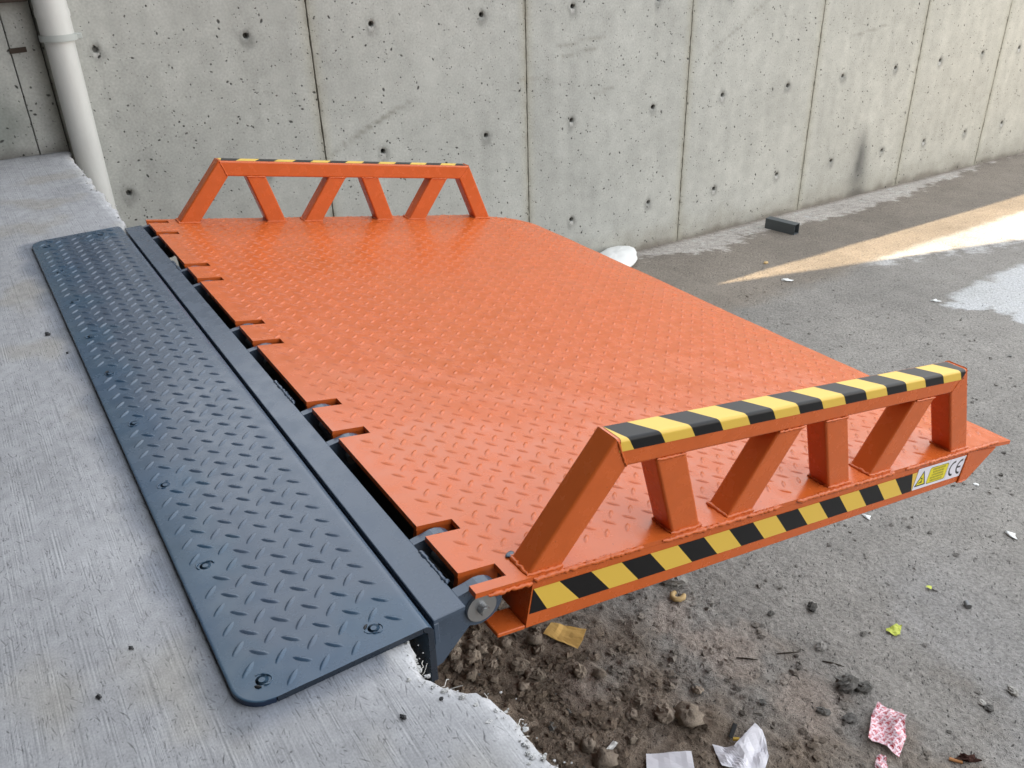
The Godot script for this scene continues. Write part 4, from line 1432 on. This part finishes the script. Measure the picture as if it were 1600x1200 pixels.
	for k in 21000:
		var near := k < 16500
		var x := 0.3 + pow(rng.randf(), 1.4) * 0.9 if near else rng.randf_range(0.6, 3.6)
		var z := rng.randf_range(-0.15, 1.1) if near else rng.randf_range(-0.5, 2.3)
		if near and n1.get_noise_2d(x * 6.0 + 30.0, z * 6.0) + 0.45 < rng.randf() * 0.8 + sstep(0.5, 1.2, x) * 0.5:
			continue
		if not near and n1.get_noise_2d(x * 4.0, z * 4.0 + 60.0) + 0.35 < rng.randf() * 0.7:
			continue
		var covered := false
		for q in [[0.82, 0.14, 0.10], [0.64, 0.24, 0.09], [0.68, 0.73, 0.07], [1.17, 0.0, 0.09]]:
			if Vector2(x - q[0], z - q[1]).length() < q[2]:
				covered = true
		if covered:
			continue
		var r := (0.0016 + 0.0085 * pow(rng.randf(), 6.0)) if near else (0.0018 + 0.006 * pow(rng.randf(), 6.0))
		list.append([x, z, r, near])
	mm.instance_count = list.size()
	for k in list.size():
		var e: Array = list[k]
		var b := Basis(Vector3(rng.randf() - 0.5, 1, rng.randf() - 0.5).normalized(), rng.randf() * TAU).scaled(Vector3(e[2] * rng.randf_range(0.8, 1.3), e[2] * rng.randf_range(0.5, 0.8), e[2] * rng.randf_range(0.8, 1.2)))
		mm.set_instance_transform(k, Transform3D(b, P(e[0], yard_y(e[0], e[1]) + e[2] * 0.3, e[1])))
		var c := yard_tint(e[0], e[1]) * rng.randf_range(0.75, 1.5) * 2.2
		if rng.randf() < 0.02:
			c = Color(0.5, 0.49, 0.46)
		mm.set_instance_color(k, c)
	var mi := MultiMeshInstance3D.new()
	mi.multimesh = mm
	mi.name = "grit"
	add_child(mi)
	tag(mi, "loose grit and crumbs of soil scattered over the yard", "grit", "", "stuff")
	# specks lying on the platform
	for e in [[-0.368, 1.278, 0.010, "dark oval pebble on the platform left of the plate, farther one"], [-0.346, 1.149, 0.005, "tiny dark speck on the platform close to the plate edge"], [-0.459, 0.11, 0.0055, "dark crumb on the platform in front of the plate corner at left"], [-0.169, -0.12, 0.0055, "dark pebble on the pale slab below the hinge end"], [-0.41, 0.172, 0.005, "dark speck on the platform left of the near plate corner"], [-0.12, -0.122, 0.004, "tiny dark pebble nearest the broken slab edge"]]:
		var mb2 := Mb.new()
		mb2.col = Color(0.15, 0.15, 0.155)
		e[2] *= 0.62
		clod(mb2, Vector3(0, e[2] * 0.4, 0), Vector3(e[2] * 1.2, e[2] * 0.6, e[2] * 0.8), e[0] * 40.0 + e[1], 6, 8, 0.9)
		var o := obj("pebble", mb2, M.soil)
		o.position = P(e[0], -0.0085, e[1]); o.rotation.y = 2.0
		tag(o, e[3], "pebble", "specks on the platform")
	# broken crumbs and fibres along the slab's edge
	var cr := Mb.new()
	for k in 170:
		var z := rng.randf_range(-0.34, 0.01) if k < 120 else rng.randf_range(1.99, 3.1)
		var x := slab_edge(z) + rng.randfn() * 0.010
		var r := 0.0008 + 0.0032 * pow(rng.randf(), 3.0)
		cr.col = Color(1.0, 1.0, 0.98) * rng.randf_range(0.8, 1.2)
		clod(cr, P(x, (-0.010 if x < slab_edge(z) else -0.016) - rng.randf() * 0.012 * (1.0 if x > slab_edge(z) else 0.0) , z), Vector3(r * 1.3, r * 0.8, r), k * 1.3, 4, 6, 0.7, true)
	tag(obj("concrete_crumbs", cr, M.soil), "pale crumbs of broken concrete along the slab edge", "rubble", "", "stuff")
	var fb := Mb.new()
	for k in 22:
		var z := rng.randf_range(-0.33, -0.01)
		var a := P(slab_edge(z) - 0.004, -0.012 - rng.randf() * 0.02, z)
		var pts := [a]; var rad := [0.0005]
		var d := Vector3(rng.randf_range(0.1, 1.0), rng.randf_range(-0.3, 0.35), rng.randfn() * 0.8).normalized()
		for j in 5:
			d = (d + Vector3(rng.randfn(), rng.randfn() * 0.7 - 0.15, rng.randfn()) * 0.5).normalized()
			pts.append(pts[j] + d * rng.randf_range(0.003, 0.007))
			rad.append(0.0005)
		fb.tube(pts, rad, 4)
	tag(obj("reinforcing_fibres", fb, M.fibre), "loose pale fibres sticking out of the broken slab edge", "fibres", "", "stuff")

# ---------------------------------------------------------------- all together
func _ready() -> void:
	var cam := Camera3D.new()
	cam.name = "camera"
	var pitch := 0.5047; var roll := -0.0318; var yaw := 0.5552
	var fw := P(cos(pitch) * sin(yaw), -sin(pitch), cos(pitch) * cos(yaw))
	var rt := P(cos(yaw), 0, -sin(yaw))
	var up := P(sin(pitch) * sin(yaw), cos(pitch), sin(pitch) * cos(yaw))
	var r2 := rt * cos(roll) + up * sin(roll)
	var u2 := -rt * sin(roll) + up * cos(roll)
	cam.transform = Transform3D(Basis(r2, u2, -fw), P(-0.4107, 0.8012, -0.7706))
	cam.fov = rad_to_deg(2.0 * atan(600.0 / 1338.95))
	cam.near = 0.02
	cam.far = 700.0
	add_child(cam)
	var we := WorldEnvironment.new()
	we.name = "environment"
	var env := Environment.new()
	env.background_mode = Environment.BG_SKY
	var sm := ProceduralSkyMaterial.new()
	sm.sky_top_color = Color(0.72, 0.738, 0.762)
	sm.sky_horizon_color = Color(0.93, 0.91, 0.87)
	sm.sky_curve = 0.16
	sm.sky_energy_multiplier = 1.25
	sm.ground_bottom_color = Color(0.35, 0.33, 0.3)
	sm.ground_horizon_color = Color(0.6, 0.6, 0.6)
	sm.use_debanding = false
	var sky := Sky.new()
	sky.sky_material = sm
	env.sky = sky
	env.tonemap_mode = Environment.TONE_MAPPER_LINEAR
	env.tonemap_exposure = 2.9
	env.sdfgi_enabled = true
	env.ssao_enabled = true
	env.ssil_enabled = true
	we.environment = env
	add_child(we)
	var sun := DirectionalLight3D.new()
	sun.name = "sun"
	sun.light_color = Color(1.0, 0.90, 0.74)
	sun.light_energy = 1.6
	sun.light_angular_distance = 0.5
	sun.shadow_enabled = true
	var ld := P(1.0, -tan(deg_to_rad(38.5)) * 1.041, -0.29).normalized()
	sun.basis = Basis.looking_at(ld, Vector3.UP)
	add_child(sun)

	rng.seed = 7
	n1.seed = 11; n1.frequency = 1.0; n1.fractal_octaves = 3
	n2.seed = 12; n2.frequency = 1.0; n2.fractal_octaves = 2
	n3.seed = 13; n3.frequency = 1.0; n3.fractal_octaves = 2
	make_materials()
	build_yard()
	build_platform()
	build_walls()
	build_pipe()
	build_leveler()
	build_litter()
	build_stones()
